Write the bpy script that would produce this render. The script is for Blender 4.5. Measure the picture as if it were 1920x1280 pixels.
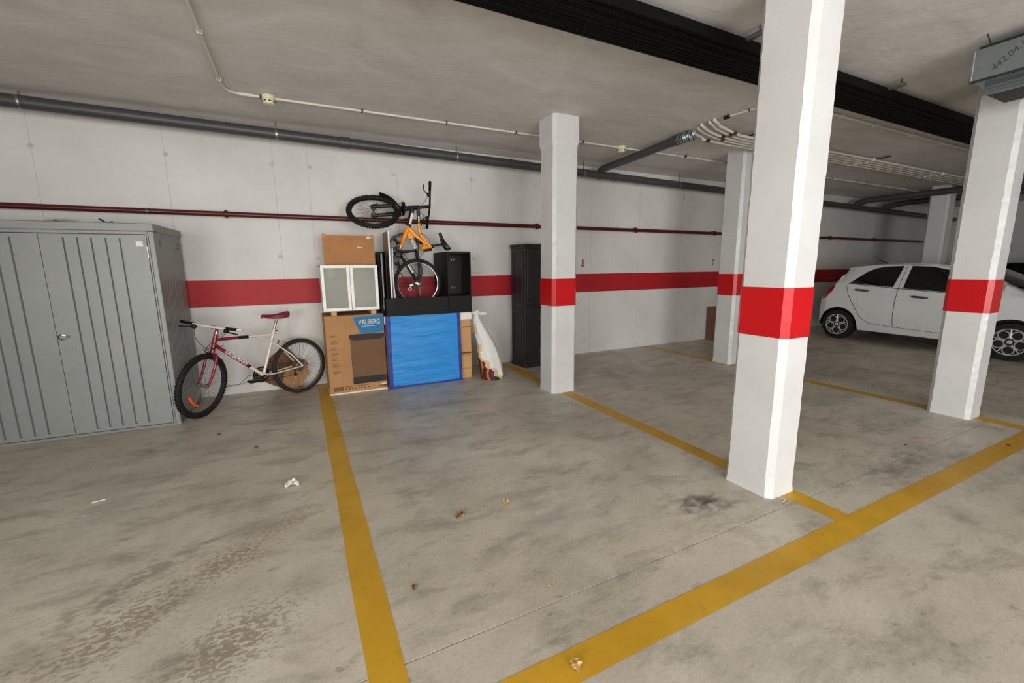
import bpy, math, random
from mathutils import Matrix, Vector, noise

for o in list(bpy.data.objects):
    bpy.data.objects.remove(o, do_unlink=True)
SC = bpy.context.scene
COL = SC.collection
random.seed(7)

# ------------------------------------------------------------------ camera
CAM_R = Vector((0.89509644, -0.44576122, -0.00996487))
CAM_U = Vector((0.084319, 0.14728362, 0.9854937))
CAM_F = Vector((0.43782722, 0.88295213, -0.16941918))
cd = bpy.data.cameras.new('camera')
cd.sensor_fit = 'HORIZONTAL'
cd.sensor_width = 36.0
cd.lens = 796.526 / 1920.0 * 36.0
cd.clip_start = 0.05
cam = bpy.data.objects.new('camera', cd)
COL.objects.link(cam)
m = Matrix.Identity(4)
for i in range(3):
    m[i][0] = CAM_R[i]; m[i][1] = CAM_U[i]; m[i][2] = -CAM_F[i]
m[2][3] = 1.45
cam.matrix_world = m
SC.camera = cam

# ------------------------------------------------------------------ world, daylight, exposure
SC.view_settings.view_transform = 'Standard'
SC.view_settings.look = 'None'
SC.view_settings.exposure = 0.07
SC.view_settings.gamma = 1.0
SC.view_settings.use_curve_mapping = False
wd = bpy.data.worlds.new('sky'); SC.world = wd
wd.use_nodes = True
bg = wd.node_tree.nodes['Background']
bg.inputs[0].default_value = (0.75, 0.85, 1.0, 1)
bg.inputs[1].default_value = 0.6

def area(name, loc, target, sx, sy, power, col):
    l = bpy.data.lights.new(name, 'AREA'); l.shape = 'RECTANGLE'; l.size = sx; l.size_y = sy
    l.energy = power; l.color = col
    o = bpy.data.objects.new(name, l); COL.objects.link(o)
    o.location = loc
    o.rotation_euler = (Vector(target) - Vector(loc)).to_track_quat('-Z', 'Y').to_euler()
    return o
# daylight through the open garage door behind the photographer and the ramp opening in the left wall
area('daylight_entrance', (1.2, -5.95, 1.4), (1.6, 3, .7), 4.6, 2.4, 400, (0.97, 0.985, 1.0))
area('daylight_ramp', (-3.6, -2.6, 1.4), (2.5, .2, .7), 3.6, 2.4, 265, (1.0, 0.985, 0.95))

# ------------------------------------------------------------------ helpers
def lin(r, g, b):
    f = lambda c: (c / 255 / 12.92) if c / 255 <= 0.04045 else ((c / 255 + 0.055) / 1.055) ** 2.4
    return (f(r), f(g), f(b), 1)

WM = {}
class MB:
    def __init__(s, M=None):
        s.v = []; s.f = []; s.M = M
    def add(s, vs, fs):
        n = len(s.v)
        for p in vs:
            p = Vector(p)
            s.v.append(s.M @ p if s.M is not None else p)
        s.f += [tuple(i + n for i in f) for f in fs]
        return s
    def box(s, x0, x1, y0, y1, z0, z1):
        vs = [(x, y, z) for z in (z0, z1) for y in (y0, y1) for x in (x0, x1)]
        return s.add(vs, [(0, 2, 3, 1), (4, 5, 7, 6), (0, 1, 5, 4), (2, 6, 7, 3), (0, 4, 6, 2), (1, 3, 7, 5)])
    def bbox(s, x0, x1, y0, y1, z0, z1, b=.004):
        """box with chamfered edges"""
        b = min(b, (x1-x0)/2.2, (y1-y0)/2.2, (z1-z0)/2.2)
        def ring(x0, x1, y0, y1, c, z):
            return [(x0+c, y0, z), (x1-c, y0, z), (x1, y0+c, z), (x1, y1-c, z), (x1-c, y1, z), (x0+c, y1, z), (x0, y1-c, z), (x0, y0+c, z)]
        rs = [ring(x0+b, x1-b, y0+b, y1-b, b*.3, z0), ring(x0, x1, y0, y1, b, z0+b), ring(x0, x1, y0, y1, b, z1-b), ring(x0+b, x1-b, y0+b, y1-b, b*.3, z1)]
        return s.loft(rs)
    def loft(s, rings, closed=True, cap0=True, cap1=True):
        n = len(rings[0]); vs = [p for r in rings for p in r]; fs = []
        for i in range(len(rings) - 1):
            for j in range(n if closed else n - 1):
                a = i * n + j; b = i * n + (j + 1) % n
                fs.append((a, b, b + n, a + n))
        if cap0: fs.append(tuple(range(n - 1, -1, -1)))
        if cap1: fs.append(tuple((len(rings) - 1) * n + j for j in range(n)))
        return s.add(vs, fs)
    def prism(s, poly, ax, a, b):
        """polygon in the two other axes extruded along axis ax from a to b"""
        def mk(p, t):
            q = [0, 0, 0]; o = [i for i in range(3) if i != ax]
            q[o[0]] = p[0]; q[o[1]] = p[1]; q[ax] = t
            return q
        return s.loft([[mk(p, a) for p in poly], [mk(p, b) for p in poly]])
    def tube(s, pts, r, seg=8, closed=False, cap=True):
        P = [Vector(p) for p in pts]; n = len(P)
        rr = r if isinstance(r, (list, tuple)) else [r] * n
        rings = []; up = None
        for i in range(n):
            if closed: t = (P[(i + 1) % n] - P[i - 1])
            else: t = P[min(i + 1, n - 1)] - P[max(i - 1, 0)]
            t.normalize()
            if up is None:
                up = Vector((0, 0, 1)) if abs(t.z) < .9 else Vector((1, 0, 0))
            u = (up - t * up.dot(t)).normalized(); w = t.cross(u); up = u
            rings.append([P[i] + (u * math.cos(k * 2 * math.pi / seg) + w * math.sin(k * 2 * math.pi / seg)) * rr[i] for k in range(seg)])
        if closed: rings.append(rings[0]); cap = False
        return s.loft(rings, True, cap, cap)
    def lathe(s, prof, c, ax, seg=24, caps=True):
        """profile [(radius, distance along ax)] spun about ax through c"""
        c = Vector(c); ax = Vector(ax).normalized()
        u = ax.orthogonal().normalized(); w = ax.cross(u)
        return s.loft([[c + ax * d + (u * math.cos(k * 2 * math.pi / seg) + w * math.sin(k * 2 * math.pi / seg)) * r for k in range(seg)] for r, d in prof], True, caps, caps)
    def torus(s, c, ax, R, r, seg=40, rs=10, flat=1.0):
        c = Vector(c); ax = Vector(ax).normalized(); u = ax.orthogonal().normalized(); w = ax.cross(u)
        rings = []
        for i in range(seg + 1):
            a = i * 2 * math.pi / seg; d = u * math.cos(a) + w * math.sin(a)
            rings.append([c + d * (R + r * math.cos(k * 2 * math.pi / rs)) + ax * (r * flat * math.sin(k * 2 * math.pi / rs)) for k in range(rs)])
        return s.loft(rings, True, False, False)
    def grid(s, fn, nu, nv):
        vs = [fn(i / nu, j / nv) for j in range(nv + 1) for i in range(nu + 1)]
        fs = [(j * (nu + 1) + i, j * (nu + 1) + i + 1, (j + 1) * (nu + 1) + i + 1, (j + 1) * (nu + 1) + i) for j in range(nv) for i in range(nu)]
        return s.add(vs, fs)
    def ball(s, c, r, seg=12, rings=8):
        c = Vector(c); r = Vector(r) if not isinstance(r, (int, float)) else Vector((r, r, r))
        rs = []
        for i in range(rings + 1):
            t = math.pi * (i / rings * .98 + .01)
            rs.append([c + Vector((r.x * math.sin(t) * math.cos(2 * math.pi * k / seg), r.y * math.sin(t) * math.sin(2 * math.pi * k / seg), -r.z * math.cos(t))) for k in range(seg)])
        return s.loft(rs)
    def build(s, name, mat, parent=None, smooth=False, label=None, origin=None):
        inv = WM[parent].inverted() if parent is not None else Matrix.Identity(4)
        off = Vector((0, 0, 0))
        vs = [inv @ p for p in s.v]
        if parent is None and vs:   # origin at the base of the thing
            lo = Vector([min(p[i] for p in vs) for i in range(3)]); hi = Vector([max(p[i] for p in vs) for i in range(3)])
            off = Vector(origin) if origin else Vector(((lo.x + hi.x) / 2, (lo.y + hi.y) / 2, lo.z)); vs = [p - off for p in vs]
        me = bpy.data.meshes.new(name); me.from_pydata([tuple(p) for p in vs], [], s.f); me.validate()
        import bmesh
        bm = bmesh.new(); bm.from_mesh(me); bmesh.ops.recalc_face_normals(bm, faces=bm.faces); bm.to_mesh(me); bm.free()
        me.materials.append(mat)
        if smooth:
            for p in me.polygons: p.use_smooth = True
            try: me.set_sharp_from_angle(angle=math.radians(38))
            except Exception: pass
        o = bpy.data.objects.new(name, me); COL.objects.link(o)
        o.location = off
        if parent is not None: o.parent = parent; WM[o] = WM[parent].copy()
        else: WM[o] = Matrix.Translation(off)
        if label: o['label'] = label
        return o

def thing(name, loc, label, cat, group=None):
    o = bpy.data.objects.new(name, None); o.empty_display_size = .1; COL.objects.link(o); o.location = loc
    WM[o] = Matrix.Translation(loc); o['label'] = label; o['category'] = cat
    if group: o['group'] = group
    return o
def tag(o, label, cat, group=None):
    o['label'] = label; o['category'] = cat
    if group: o['group'] = group
    return o
def struct(o, label=None, cat=None):
    o['kind'] = 'structure'
    if label: o['label'] = label
    if cat: o['category'] = cat
    return o

# ------------------------------------------------------------------ materials
def newmat(name):
    mt = bpy.data.materials.new(name); mt.use_nodes = True
    nt = mt.node_tree; b = nt.nodes['Principled BSDF']
    return mt, nt, b
def N(nt, t, **kw):
    n = nt.nodes.new(t)
    for k, v in kw.items(): setattr(n, k, v)
    return n
def mix(nt, fac, a, b, mode='MIX'):
    n = N(nt, 'ShaderNodeMix', data_type='RGBA', blend_type=mode)
    for sock, val in ((n.inputs[0], fac), (n.inputs[6], a), (n.inputs[7], b)):
        if hasattr(val, 'is_linked'): nt.links.new(val, sock)
        else: sock.default_value = val
    return n.outputs[2]
def noisetex(nt, vec, scale, detail=4, rough=.55, dist=0.0):
    n = N(nt, 'ShaderNodeTexNoise'); n.inputs['Scale'].default_value = scale; n.inputs['Detail'].default_value = detail
    n.inputs['Roughness'].default_value = rough; n.inputs['Distortion'].default_value = dist
    nt.links.new(vec, n.inputs['Vector']); return n.outputs['Fac']
def ramp(nt, fac, stops):
    n = N(nt, 'ShaderNodeValToRGB'); el = n.color_ramp.elements
    while len(el) < len(stops): el.new(.5)
    for e, (p, c) in zip(el, stops):
        e.position = p; e.color = c if len(c) == 4 else (*c, 1)
    nt.links.new(fac, n.inputs[0]); return n.outputs[0]
def coords(nt, scale=(1, 1, 1), rot=(0, 0, 0), loc=(0, 0, 0), src='Object'):
    tc = N(nt, 'ShaderNodeTexCoord'); mp = N(nt, 'ShaderNodeMapping')
    mp.inputs['Scale'].default_value = scale; mp.inputs['Rotation'].default_value = rot; mp.inputs['Location'].default_value = loc
    nt.links.new(tc.outputs[src], mp.inputs[0]); return mp.outputs[0]
def bump(nt, b, h, strength, dist=.01):
    n = N(nt, 'ShaderNodeBump'); n.inputs['Strength'].default_value = strength; n.inputs['Distance'].default_value = dist
    nt.links.new(h, n.inputs['Height']); nt.links.new(n.outputs[0], b.inputs['Normal'])
def mat(name, col, rough=.5, metal=0.0, var=.08, vscale=8.0, bmp=0.0, bscale=40.0, coat=0.0, stretch=(1, 1, 1), spec=.5):
    """plain procedural surface: base colour with soft noise variation and fine relief"""
    mt, nt, b = newmat(name)
    v = coords(nt, stretch)
    c = lin(*col); k = 1 - var; d = (c[0] * k, c[1] * k, c[2] * k, 1); k = 1 + var; u = tuple(min(1, x * k) for x in c[:3]) + (1,)
    nt.links.new(ramp(nt, noisetex(nt, v, vscale), [(.3, d), (.7, u)]), b.inputs['Base Color'])
    b.inputs['Roughness'].default_value = rough; b.inputs['Metallic'].default_value = metal
    b.inputs['Coat Weight'].default_value = coat; b.inputs['Specular IOR Level'].default_value = spec
    if bmp: bump(nt, b, noisetex(nt, v, bscale, 6), bmp)
    return mt

def mat_concrete_floor():
    mt, nt, b = newmat('polished_concrete')
    v = coords(nt); vs = coords(nt, (1, 2.3, 1), (0, 0, .35))
    base = ramp(nt, noisetex(nt, v, 1.1, 9, .66, .25), [(.28, lin(168, 162, 150)), (.5, lin(197, 192, 180)), (.72, lin(218, 214, 203))])
    warm = ramp(nt, noisetex(nt, v, .55, 4), [(.42, (0, 0, 0, 1)), (.65, (1, 1, 1, 1))])
    c = mix(nt, warm, base, mix(nt, .35, base, lin(196, 182, 163)))
    # cloudy grey trowel blotches and dark scuffs
    bl = ramp(nt, noisetex(nt, vs, 2.3, 10, .7, .35), [(.5, (0, 0, 0, 1)), (.72, (1, 1, 1, 1))])
    c = mix(nt, N_mul(nt, bl, .75), c, lin(130, 124, 115))
    sc = ramp(nt, noisetex(nt, vs, 9, 8, .7, .4), [(.60, (0, 0, 0, 1)), (.72, (1, 1, 1, 1))])
    c = mix(nt, N_mul(nt, sc, .6), c, lin(104, 97, 88))
    fine = noisetex(nt, v, 60, 6, .7)
    c = mix(nt, .5, c, ramp(nt, fine, [(.3, lin(120, 114, 104)), (.7, lin(205, 198, 186))]), 'SOFT_LIGHT')
    # splashes and oil, each a patch of its own
    def patch(cx, cy, r, sx, sy, rot, col, amt, scale, lo, hi):
        nonlocal c
        m_ = N(nt, 'ShaderNodeMapping', vector_type='TEXTURE'); tc = N(nt, 'ShaderNodeTexCoord')
        nt.links.new(tc.outputs['Object'], m_.inputs[0])
        m_.inputs['Location'].default_value = (cx, cy, 0); m_.inputs['Rotation'].default_value = (0, 0, rot); m_.inputs['Scale'].default_value = (r * sx, r * sy, 1)
        ln = N(nt, 'ShaderNodeVectorMath', operation='LENGTH'); nt.links.new(m_.outputs[0], ln.inputs[0])
        fall = ramp(nt, ln.outputs['Value'], [(.15, (1, 1, 1, 1)), (1, (0, 0, 0, 1))])
        vv = coords(nt, (1, 1.9, 1), (0, 0, rot))
        n_ = noisetex(nt, vv, scale, 3, .5, .3)
        mul = N(nt, 'ShaderNodeMath', operation='MULTIPLY_ADD'); nt.links.new(fall, mul.inputs[0]); mul.inputs[1].default_value = .22
        nt.links.new(n_, mul.inputs[2])
        msk = ramp(nt, mul.outputs[0], [(lo, (0, 0, 0, 1)), (hi, (1, 1, 1, 1))])
        c = mix(nt, N_mul(nt, N_mulc(nt, msk, fall), amt), c, lin(*col))
    patch(-.36, 1.80, .40, 1.2, .8, .7, (134, 122, 104), .75, 30, .665, .70)
    patch(-.42, 2.40, .38, 1.2, .7, .6, (146, 122, 96), .75, 40, .69, .72)
    patch(-.78, 2.1, .46, 1.4, .7, .75, (136, 121, 100), .7, 28, .69, .72)
    patch(-.82, 2.42, .40, 1.6, .4, .75, (126, 116, 102), .6, 12, .60, .74)
    patch(-.2, 2.6, .32, 1.3, .6, .6, (152, 134, 110), .65, 46, .69, .72)
    patch(2.12, 1.66, .30, 1.3, .6, -.3, (70, 66, 62), .95, 9, .50, .80)
    patch(1.25, 2.0, .5, 1, 1, 0, (150, 147, 142), .6, 5, .5, .8)
    patch(3.9, 1.35, .7, 1.5, .35, .1, (100, 94, 86), .6, 9, .54, .82)
    nt.links.new(c, b.inputs['Base Color'])
    rg = ramp(nt, noisetex(nt, v, 3, 6), [(.3, (.34, .34, .34, 1)), (.7, (.55, .55, .55, 1))])
    nt.links.new(rg, b.inputs['Roughness'])
    bump(nt, b, noisetex(nt, v, 25, 6), .06, .004)
    return mt
def N_mul(nt, s, k):
    n = N(nt, 'ShaderNodeMath', operation='MULTIPLY', use_clamp=True); nt.links.new(s, n.inputs[0]); n.inputs[1].default_value = k; return n.outputs[0]
def N_mulc(nt, a, c):
    n = N(nt, 'ShaderNodeMath', operation='MULTIPLY', use_clamp=True); nt.links.new(a, n.inputs[0]); nt.links.new(c, n.inputs[1]); return n.outputs[0]

def mat_wall():
    mt, nt, b = newmat('white_painted_concrete')
    v = coords(nt)
    c = ramp(nt, noisetex(nt, v, 1.3, 7, .6), [(.3, lin(206, 203, 197)), (.7, lin(221, 218, 213))])
    pits = ramp(nt, noisetex(nt, v, 34, 2, .4), [(.20, (1, 1, 1, 1)), (.235, (0, 0, 0, 1))])
    c = mix(nt, N_mul(nt, pits, .35), c, lin(120, 114, 105))
    nt.links.new(c, b.inputs['Base Color']); b.inputs['Roughness'].default_value = .55
    bump(nt, b, noisetex(nt, v, 6, 8, .6), .12, .01)
    return mt
def mat_ceiling():
    mt, nt, b = newmat('troweled_plaster_ceiling')
    v = coords(nt, (1, 1.8, 1), (0, 0, .5)); v2 = coords(nt)
    c = ramp(nt, noisetex(nt, v, 1.2, 8, .6, 1.5), [(.3, lin(203, 198, 193)), (.55, lin(217, 213, 209)), (.75, lin(227, 224, 221))])
    st = ramp(nt, noisetex(nt, v, 5, 7, .6, 2.5), [(.60, (0, 0, 0, 1)), (.74, (1, 1, 1, 1))])
    c = mix(nt, N_mul(nt, st, .35), c, lin(230, 227, 222))
    nt.links.new(c, b.inputs['Base Color']); b.inputs['Roughness'].default_value = .6
    bump(nt, b, noisetex(nt, v, 3.5, 7, .55, 1.5), .18, .02)
    return mt
def mat_yellow():
    mt, nt, b = newmat('yellow_floor_paint')
    v = coords(nt)
    c = ramp(nt, noisetex(nt, v, 2.2, 7, .6), [(.3, lin(186, 140, 24)), (.7, lin(210, 164, 40))])
    d = ramp(nt, noisetex(nt, v, 17, 8, .7), [(.58, (0, 0, 0, 1)), (.75, (1, 1, 1, 1))])
    c = mix(nt, N_mul(nt, d, .4), c, lin(128, 98, 44))
    nt.links.new(c, b.inputs['Base Color']); b.inputs['Roughness'].default_value = .48
    bump(nt, b, noisetex(nt, v, 30, 5), .08, .004)
    return mt
def mat_column():
    mt, nt, b = newmat('white_column_paint')
    v = coords(nt)
    c = ramp(nt, noisetex(nt, v, 2.0, 6, .6), [(.3, lin(205, 204, 202)), (.7, lin(217, 217, 215))])
    sc = ramp(nt, noisetex(nt, coords(nt, (2, 2, 1)), 14, 6, .7), [(.24, (1, 1, 1, 1)), (.30, (0, 0, 0, 1))])
    c = mix(nt, N_mul(nt, sc, .4), c, lin(150, 147, 140))
    nt.links.new(c, b.inputs['Base Color']); b.inputs['Roughness'].default_value = .35
    bump(nt, b, noisetex(nt, v, 9, 8, .65), .22, .01)
    return mt
def mat_cardboard(name, col):
    mt, nt, b = newmat(name)
    v = coords(nt, (1, 1, 1)); vs = coords(nt, (60, 60, .6))
    c0 = lin(*col)
    c = ramp(nt, noisetex(nt, v, 3, 6), [(.3, tuple(x * .88 for x in c0[:3]) + (1,)), (.7, tuple(min(1, x * 1.08) for x in c0[:3]) + (1,))])
    c = mix(nt, .03, c, ramp(nt, noisetex(nt, vs, 3, 2), [(.4, lin(90, 65, 40)), (.6, lin(220, 185, 140))]))
    nt.links.new(c, b.inputs['Base Color']); b.inputs['Roughness'].default_value = .85
    bump(nt, b, noisetex(nt, vs, 3, 2), .05, .003)
    return mt
def mat_blue():
    mt, nt, b = newmat('blue_quilted_fabric')
    v = coords(nt)
    c = ramp(nt, noisetex(nt, coords(nt, (.5, .5, 3)), 5, 6), [(.3, lin(14, 124, 200)), (.7, lin(26, 142, 216))])
    nt.links.new(c, b.inputs['Base Color']); b.inputs['Roughness'].default_value = .45
    bump(nt, b, noisetex(nt, coords(nt, (.25, .25, 2.2)), 6, 5, .55, .5), .55, .03)
    return mt
def mat_glass_frosted():
    mt, nt, b = newmat('frosted_glass')
    v = coords(nt)
    nt.links.new(ramp(nt, noisetex(nt, v, 3, 3), [(.3, lin(214, 214, 203)), (.7, lin(226, 225, 215))]), b.inputs['Base Color'])
    b.inputs['Roughness'].default_value = .35
    b.inputs['Transmission Weight'].default_value = .75; b.inputs['IOR'].default_value = 1.2
    return mt
def mat_carglass():
    mt = mat('tinted_car_glass', (8, 9, 10), .06, 0, .05, 2, coat=0.5)
    return mt
M = dict(
    floor=mat_concrete_floor(), wall=mat_wall(), ceil=mat_ceiling(), yellow=mat_yellow(), col=mat_column(),
    red=mat('red_gloss_paint', (196, 22, 28), .28, 0, .05, 3, .1, 12),
    redwall=mat('red_wall_paint', (170, 18, 27), .6, 0, .06, 2, .1, 8),
    lowbounce=mat('low_bounce_wall', (128, 122, 112), .8, 0, .15, 2, .2, 10),  # dark tone given to the unseen left wall to cut bounced light
    joint=mat('pale_joint_filler', (166, 162, 153), .8, 0, .4, 7),
    wjoint=mat('wall_seam', (196, 192, 184), .7, 0, .15, 9),
    pit=mat('tie_plug', (196, 191, 183), .7, 0, .15, 20),
    pvc=mat('grey_drain_plastic', (66, 67, 69), .42, 0, .06, 4),
    redpipe=mat('dark_red_pipe_paint', (80, 15, 15), .35, 0, .1, 5),
    conduit=mat('white_conduit_plastic', (214, 208, 196), .45, 0, .05, 6),
    detector=mat('yellowed_plastic', (222, 216, 178), .45, 0, .05, 12),
    rod=mat('zinc_rod', (150, 150, 148), .35, .9, .1, 30),
    darkclip=mat('dark_metal_clip', (60, 55, 50), .5, .4, .1, 30),
    copper=mat('brown_clip', (104, 58, 46), .5, .2, .1, 30),
    blackfoam=mat('black_pipe_insulation', (6, 6, 7), .6, 0, .2, 10, .1, 60, spec=.12),
    galv=mat('galvanised_steel', (150, 158, 160), .38, .85, .12, 5, .05, 30),
    galvdark=mat('dark_duct_inside', (46, 46, 44), .6, .3, .1, 8),
    ink=mat('marker_ink', (62, 66, 66), .8, 0, .1, 30),
    locker=mat('grey_metallic_locker_paint', (134, 136, 133), .45, .2, .05, 2.5, .03, 40),
    lockdark=mat('locker_shadow_gap', (50, 50, 48), .6, 0, .1, 20),
    chrome=mat('chrome', (200, 200, 198), .18, 1, .03, 20),
    white=mat('white_lacquer', (228, 226, 220), .35, 0, .03, 6),
    paper=mat('white_paper', (226, 224, 214), .8, 0, .04, 30),
    frost=mat_glass_frosted(),
    wood=mat('pale_wood', (196, 154, 104), .6, 0, .12, 4, .05, 30, stretch=(1, 1, 8)),
    melam=mat('brown_melamine', (136, 108, 84), .5, 0, .12, 4, .03, 30, stretch=(6, 6, .5)),
    card=mat_cardboard('kraft_cardboard', (176, 130, 84)),
    cardlight=mat_cardboard('light_cardboard', (196, 150, 98)),
    carddark=mat_cardboard('brown_cardboard', (112, 76, 52)),
    hardboard=mat('fibreboard', (176, 122, 72), .7, 0, .07, 5, .04, 60),
    black=mat('black_ash_veneer', (17, 15, 14), .6, 0, .12, 5, .05, 40, stretch=(1, 1, .2), spec=.25),
    blackgloss=mat('black_gloss', (16, 12, 11), .22, 0, .1, 4),
    darkwood=mat('black_stained_wood', (34, 30, 29), .5, 0, .15, 5, .06, 30, stretch=(4, 4, .4)),
    blue=mat_blue(), navy=mat('navy_piping', (14, 46, 136), .5, 0, .1, 20),
    print_blue=mat('blue_box_print', (28, 112, 160), .7, 0, .04, 8),
    print_black=mat('black_box_print', (18, 16, 15), .6, 0, .06, 8),
    print_brown=mat('brown_box_print', (112, 80, 52), .75, 0, .12, 3),
    print_pale=mat('pale_print', (208, 198, 180), .75, 0, .05, 8),
    tyre=mat('black_rubber', (14, 13, 13), .72, 0, .15, 20, .1, 80),
    tyrebrown=mat('dusty_rubber', (38, 34, 31), .8, 0, .18, 14, .1, 80),
    alloy=mat('bicycle_alloy', (168, 165, 158), .35, .8, .1, 20),
    spoke=mat('steel_spoke', (150, 146, 138), .4, .8, .1, 40),
    rust=mat('rusty_steel', (112, 84, 62), .6, .5, .2, 40),
    bikered=mat('maroon_bike_paint', (140, 16, 46), .3, 0, .06, 10, coat=.3),
    bikewhite=mat('ivory_bike_paint', (224, 216, 198), .35, 0, .05, 10, coat=.2),
    bikeblack=mat('black_bike_paint', (13, 12, 12), .45, 0, .1, 12),
    bikeorange=mat('orange_bike_paint', (240, 150, 28), .28, 0, .05, 8, coat=.3),
    decal=mat('white_decal', (228, 224, 216), .5, 0, .03, 20),
    saddle=mat('maroon_saddle', (122, 22, 42), .5, 0, .08, 20),
    reflector=mat('orange_reflector', (236, 96, 20), .2, 0, .1, 60),
    cable=mat('black_cable', (28, 27, 27), .5, 0, .1, 20),
    carwhite=mat('white_car_paint', (224, 225, 222), .22, 0, .01, 2, coat=.6),
    carblack=mat('black_car_paint', (16, 17, 19), .18, 0, .02, 2, coat=.6),
    carglass=mat_carglass(), carplast=mat('black_plastic_trim', (20, 20, 20), .6, 0, .1, 10),
    taillamp=mat('red_lamp_lens', (150, 14, 20), .12, 0, .1, 10, coat=.5),
    rim=mat('silver_wheel', (200, 200, 198), .3, .35, .05, 10), rimdark=mat('dark_wheel_back', (34, 34, 36), .4, .5, .1, 10),
    bag=mat('white_woven_bag', (222, 220, 214), .6, 0, .04, 10, .25, 14),
    bagtan=mat('tan_bag_print', (214, 178, 136), .65, 0, .08, 10, .2, 14),
    leaf=mat('dry_leaf', (206, 172, 112), .7, 0, .2, 30), leafbrown=mat('brown_leaf', (128, 92, 54), .8, 0, .2, 30),
    pink=mat('pink_scrap', (150, 30, 70), .6, 0, .1, 30), greywhite=mat('crumpled_tissue', (226, 224, 218), .8, 0, .04, 20),
    greymetal=mat('dark_grey_tube', (96, 96, 94), .4, .5, .1, 10), foamwhite=mat('white_foam_sheet', (214, 222, 228), .6, 0, .04, 10),
    bluecord=mat('blue_cord', (22, 60, 110), .6, 0, .1, 20), clearbag=mat('milky_plastic', (188, 180, 160), .4, 0, .12, 12, .3, 20),
    maroon=mat('maroon_cloth', (84, 18, 32), .8, 0, .2, 20), ochre=mat('ochre_cloth', (190, 120, 32), .8, 0, .2, 20),
    green=mat('dark_green_cloth', (20, 64, 36), .8, 0, .2, 20), purple=mat('purple_cloth', (96, 28, 100), .8, 0, .2, 20), brown=mat('brown_cloth', (96, 56, 30), .8, 0, .2, 20),
    doorgrey=mat('grey_door', (120, 122, 120), .6, 0, .06, 4),
)
_fonts = {}
def text(name, s, size, Mx, mt, parent, ext=.0006, label=None, bold=0.0, sx=1.0, shear=0.0):
    cu = bpy.data.curves.new('lettering', 'FONT'); cu.body = s; cu.size = size; cu.extrude = ext; cu.align_x = 'CENTER'; cu.align_y = 'CENTER'
    cu.offset = bold; cu.shear = shear; cu.resolution_u = 3
    t = bpy.data.objects.new('lettering', cu); COL.objects.link(t)
    dg = bpy.context.evaluated_depsgraph_get(); dg.update()
    me = t.evaluated_get(dg).to_mesh()
    mb = MB(Mx); mb.add([(v.co.x * sx, v.co.y, v.co.z) for v in me.vertices], [tuple(p.vertices) for p in me.polygons])
    t.evaluated_get(dg).to_mesh_clear(); bpy.data.objects.remove(t, do_unlink=True); bpy.data.curves.remove(cu)
    return mb.build(name, mt, parent, label=label)
def smooth_path(pts, m_):
    q = []
    for i in range(len(pts) - 1):
        p0, p1, p2, p3 = pts[max(0, i - 1)], pts[i], pts[i + 1], pts[min(len(pts) - 1, i + 2)]
        for k in range(m_):
            x = k / m_; q.append(tuple(.5 * (2 * p1[j] + (p2[j] - p0[j]) * x + (2 * p0[j] - 5 * p1[j] + 4 * p2[j] - p3[j]) * x * x + (3 * p1[j] - p0[j] - 3 * p2[j] + p3[j]) * x ** 3) for j in range(3)))
    q.append(tuple(pts[-1])); return q
def frame(o, x, y):
    """matrix with local x/y axes along the given world vectors"""
    x = Vector(x).normalized(); z = x.cross(Vector(y)).normalized(); y = z.cross(x)
    r = Matrix.Identity(4)
    for i in range(3): r[i][0] = x[i]; r[i][1] = y[i]; r[i][2] = z[i]; r[i][3] = o[i]
    return r
FRONT = lambda x, y, z: frame((x, y, z), (1, 0, 0), (0, 0, 1))     # facing -y

# ------------------------------------------------------------------ setting
YW, ZC = 5.886, 3.048
XL, XR, YF = -3.7, 17.0, -6.2
fl = struct(MB().box(XL - .2, XR + .2, YF - 3, YW + .2, -.2, -.0025).build('floor', M['joint'], origin=(0, 0, 0)), 'worn grey concrete garage floor cast in large slabs')
xs = [XL, 2.96, 9.0, XR]; ys = [YF, 1.40, YW]; g = .0037
for i in range(3):
    for j in range(2):
        MB().box(xs[i] + g, xs[i + 1] - g, ys[j] + g, ys[j + 1] - g, -.1, 0).build('floor_slab', M['floor'], fl)
MB().box(XL, XR, YF - 3, YF - g, -.1, 0).build('floor_slab', M['floor'], fl)
def line(x0, x1, y0, y1, lab, z=.0012):
    n = 24; mb = MB()
    lng = (x1 - x0) > (y1 - y0)
    r = lambda: random.uniform(-.0035, .0035)
    a, b = [], []
    for k in range(n + 1):
        t = k / n
        if lng: a.append((x0 + (x1 - x0) * t, y0 + r())); b.append((x0 + (x1 - x0) * t, y1 + r()))
        else: a.append((x0 + r(), y0 + (y1 - y0) * t)); b.append((x1 + r(), y0 + (y1 - y0) * t))
    vs = [(p[0], p[1], z) for p in a] + [(p[0], p[1], z) for p in b]
    mb.add(vs, [(k, k + 1, n + 2 + k, n + 1 + k) for k in range(n)])
    mb.build('painted_line', M['yellow'], fl, label=lab)
line(.103, .237, 1.17, YW, 'yellow bay line running to the stacked boxes')
line(2.652, 2.788, 1.17, YW, 'yellow bay line running under the columns')
line(5.625, 5.762, 1.17, YW, 'thin yellow bay line beyond the columns')
line(-2.2, 14.0, 1.042, 1.172, 'wide yellow line along the front of the bays', .0018)

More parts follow.
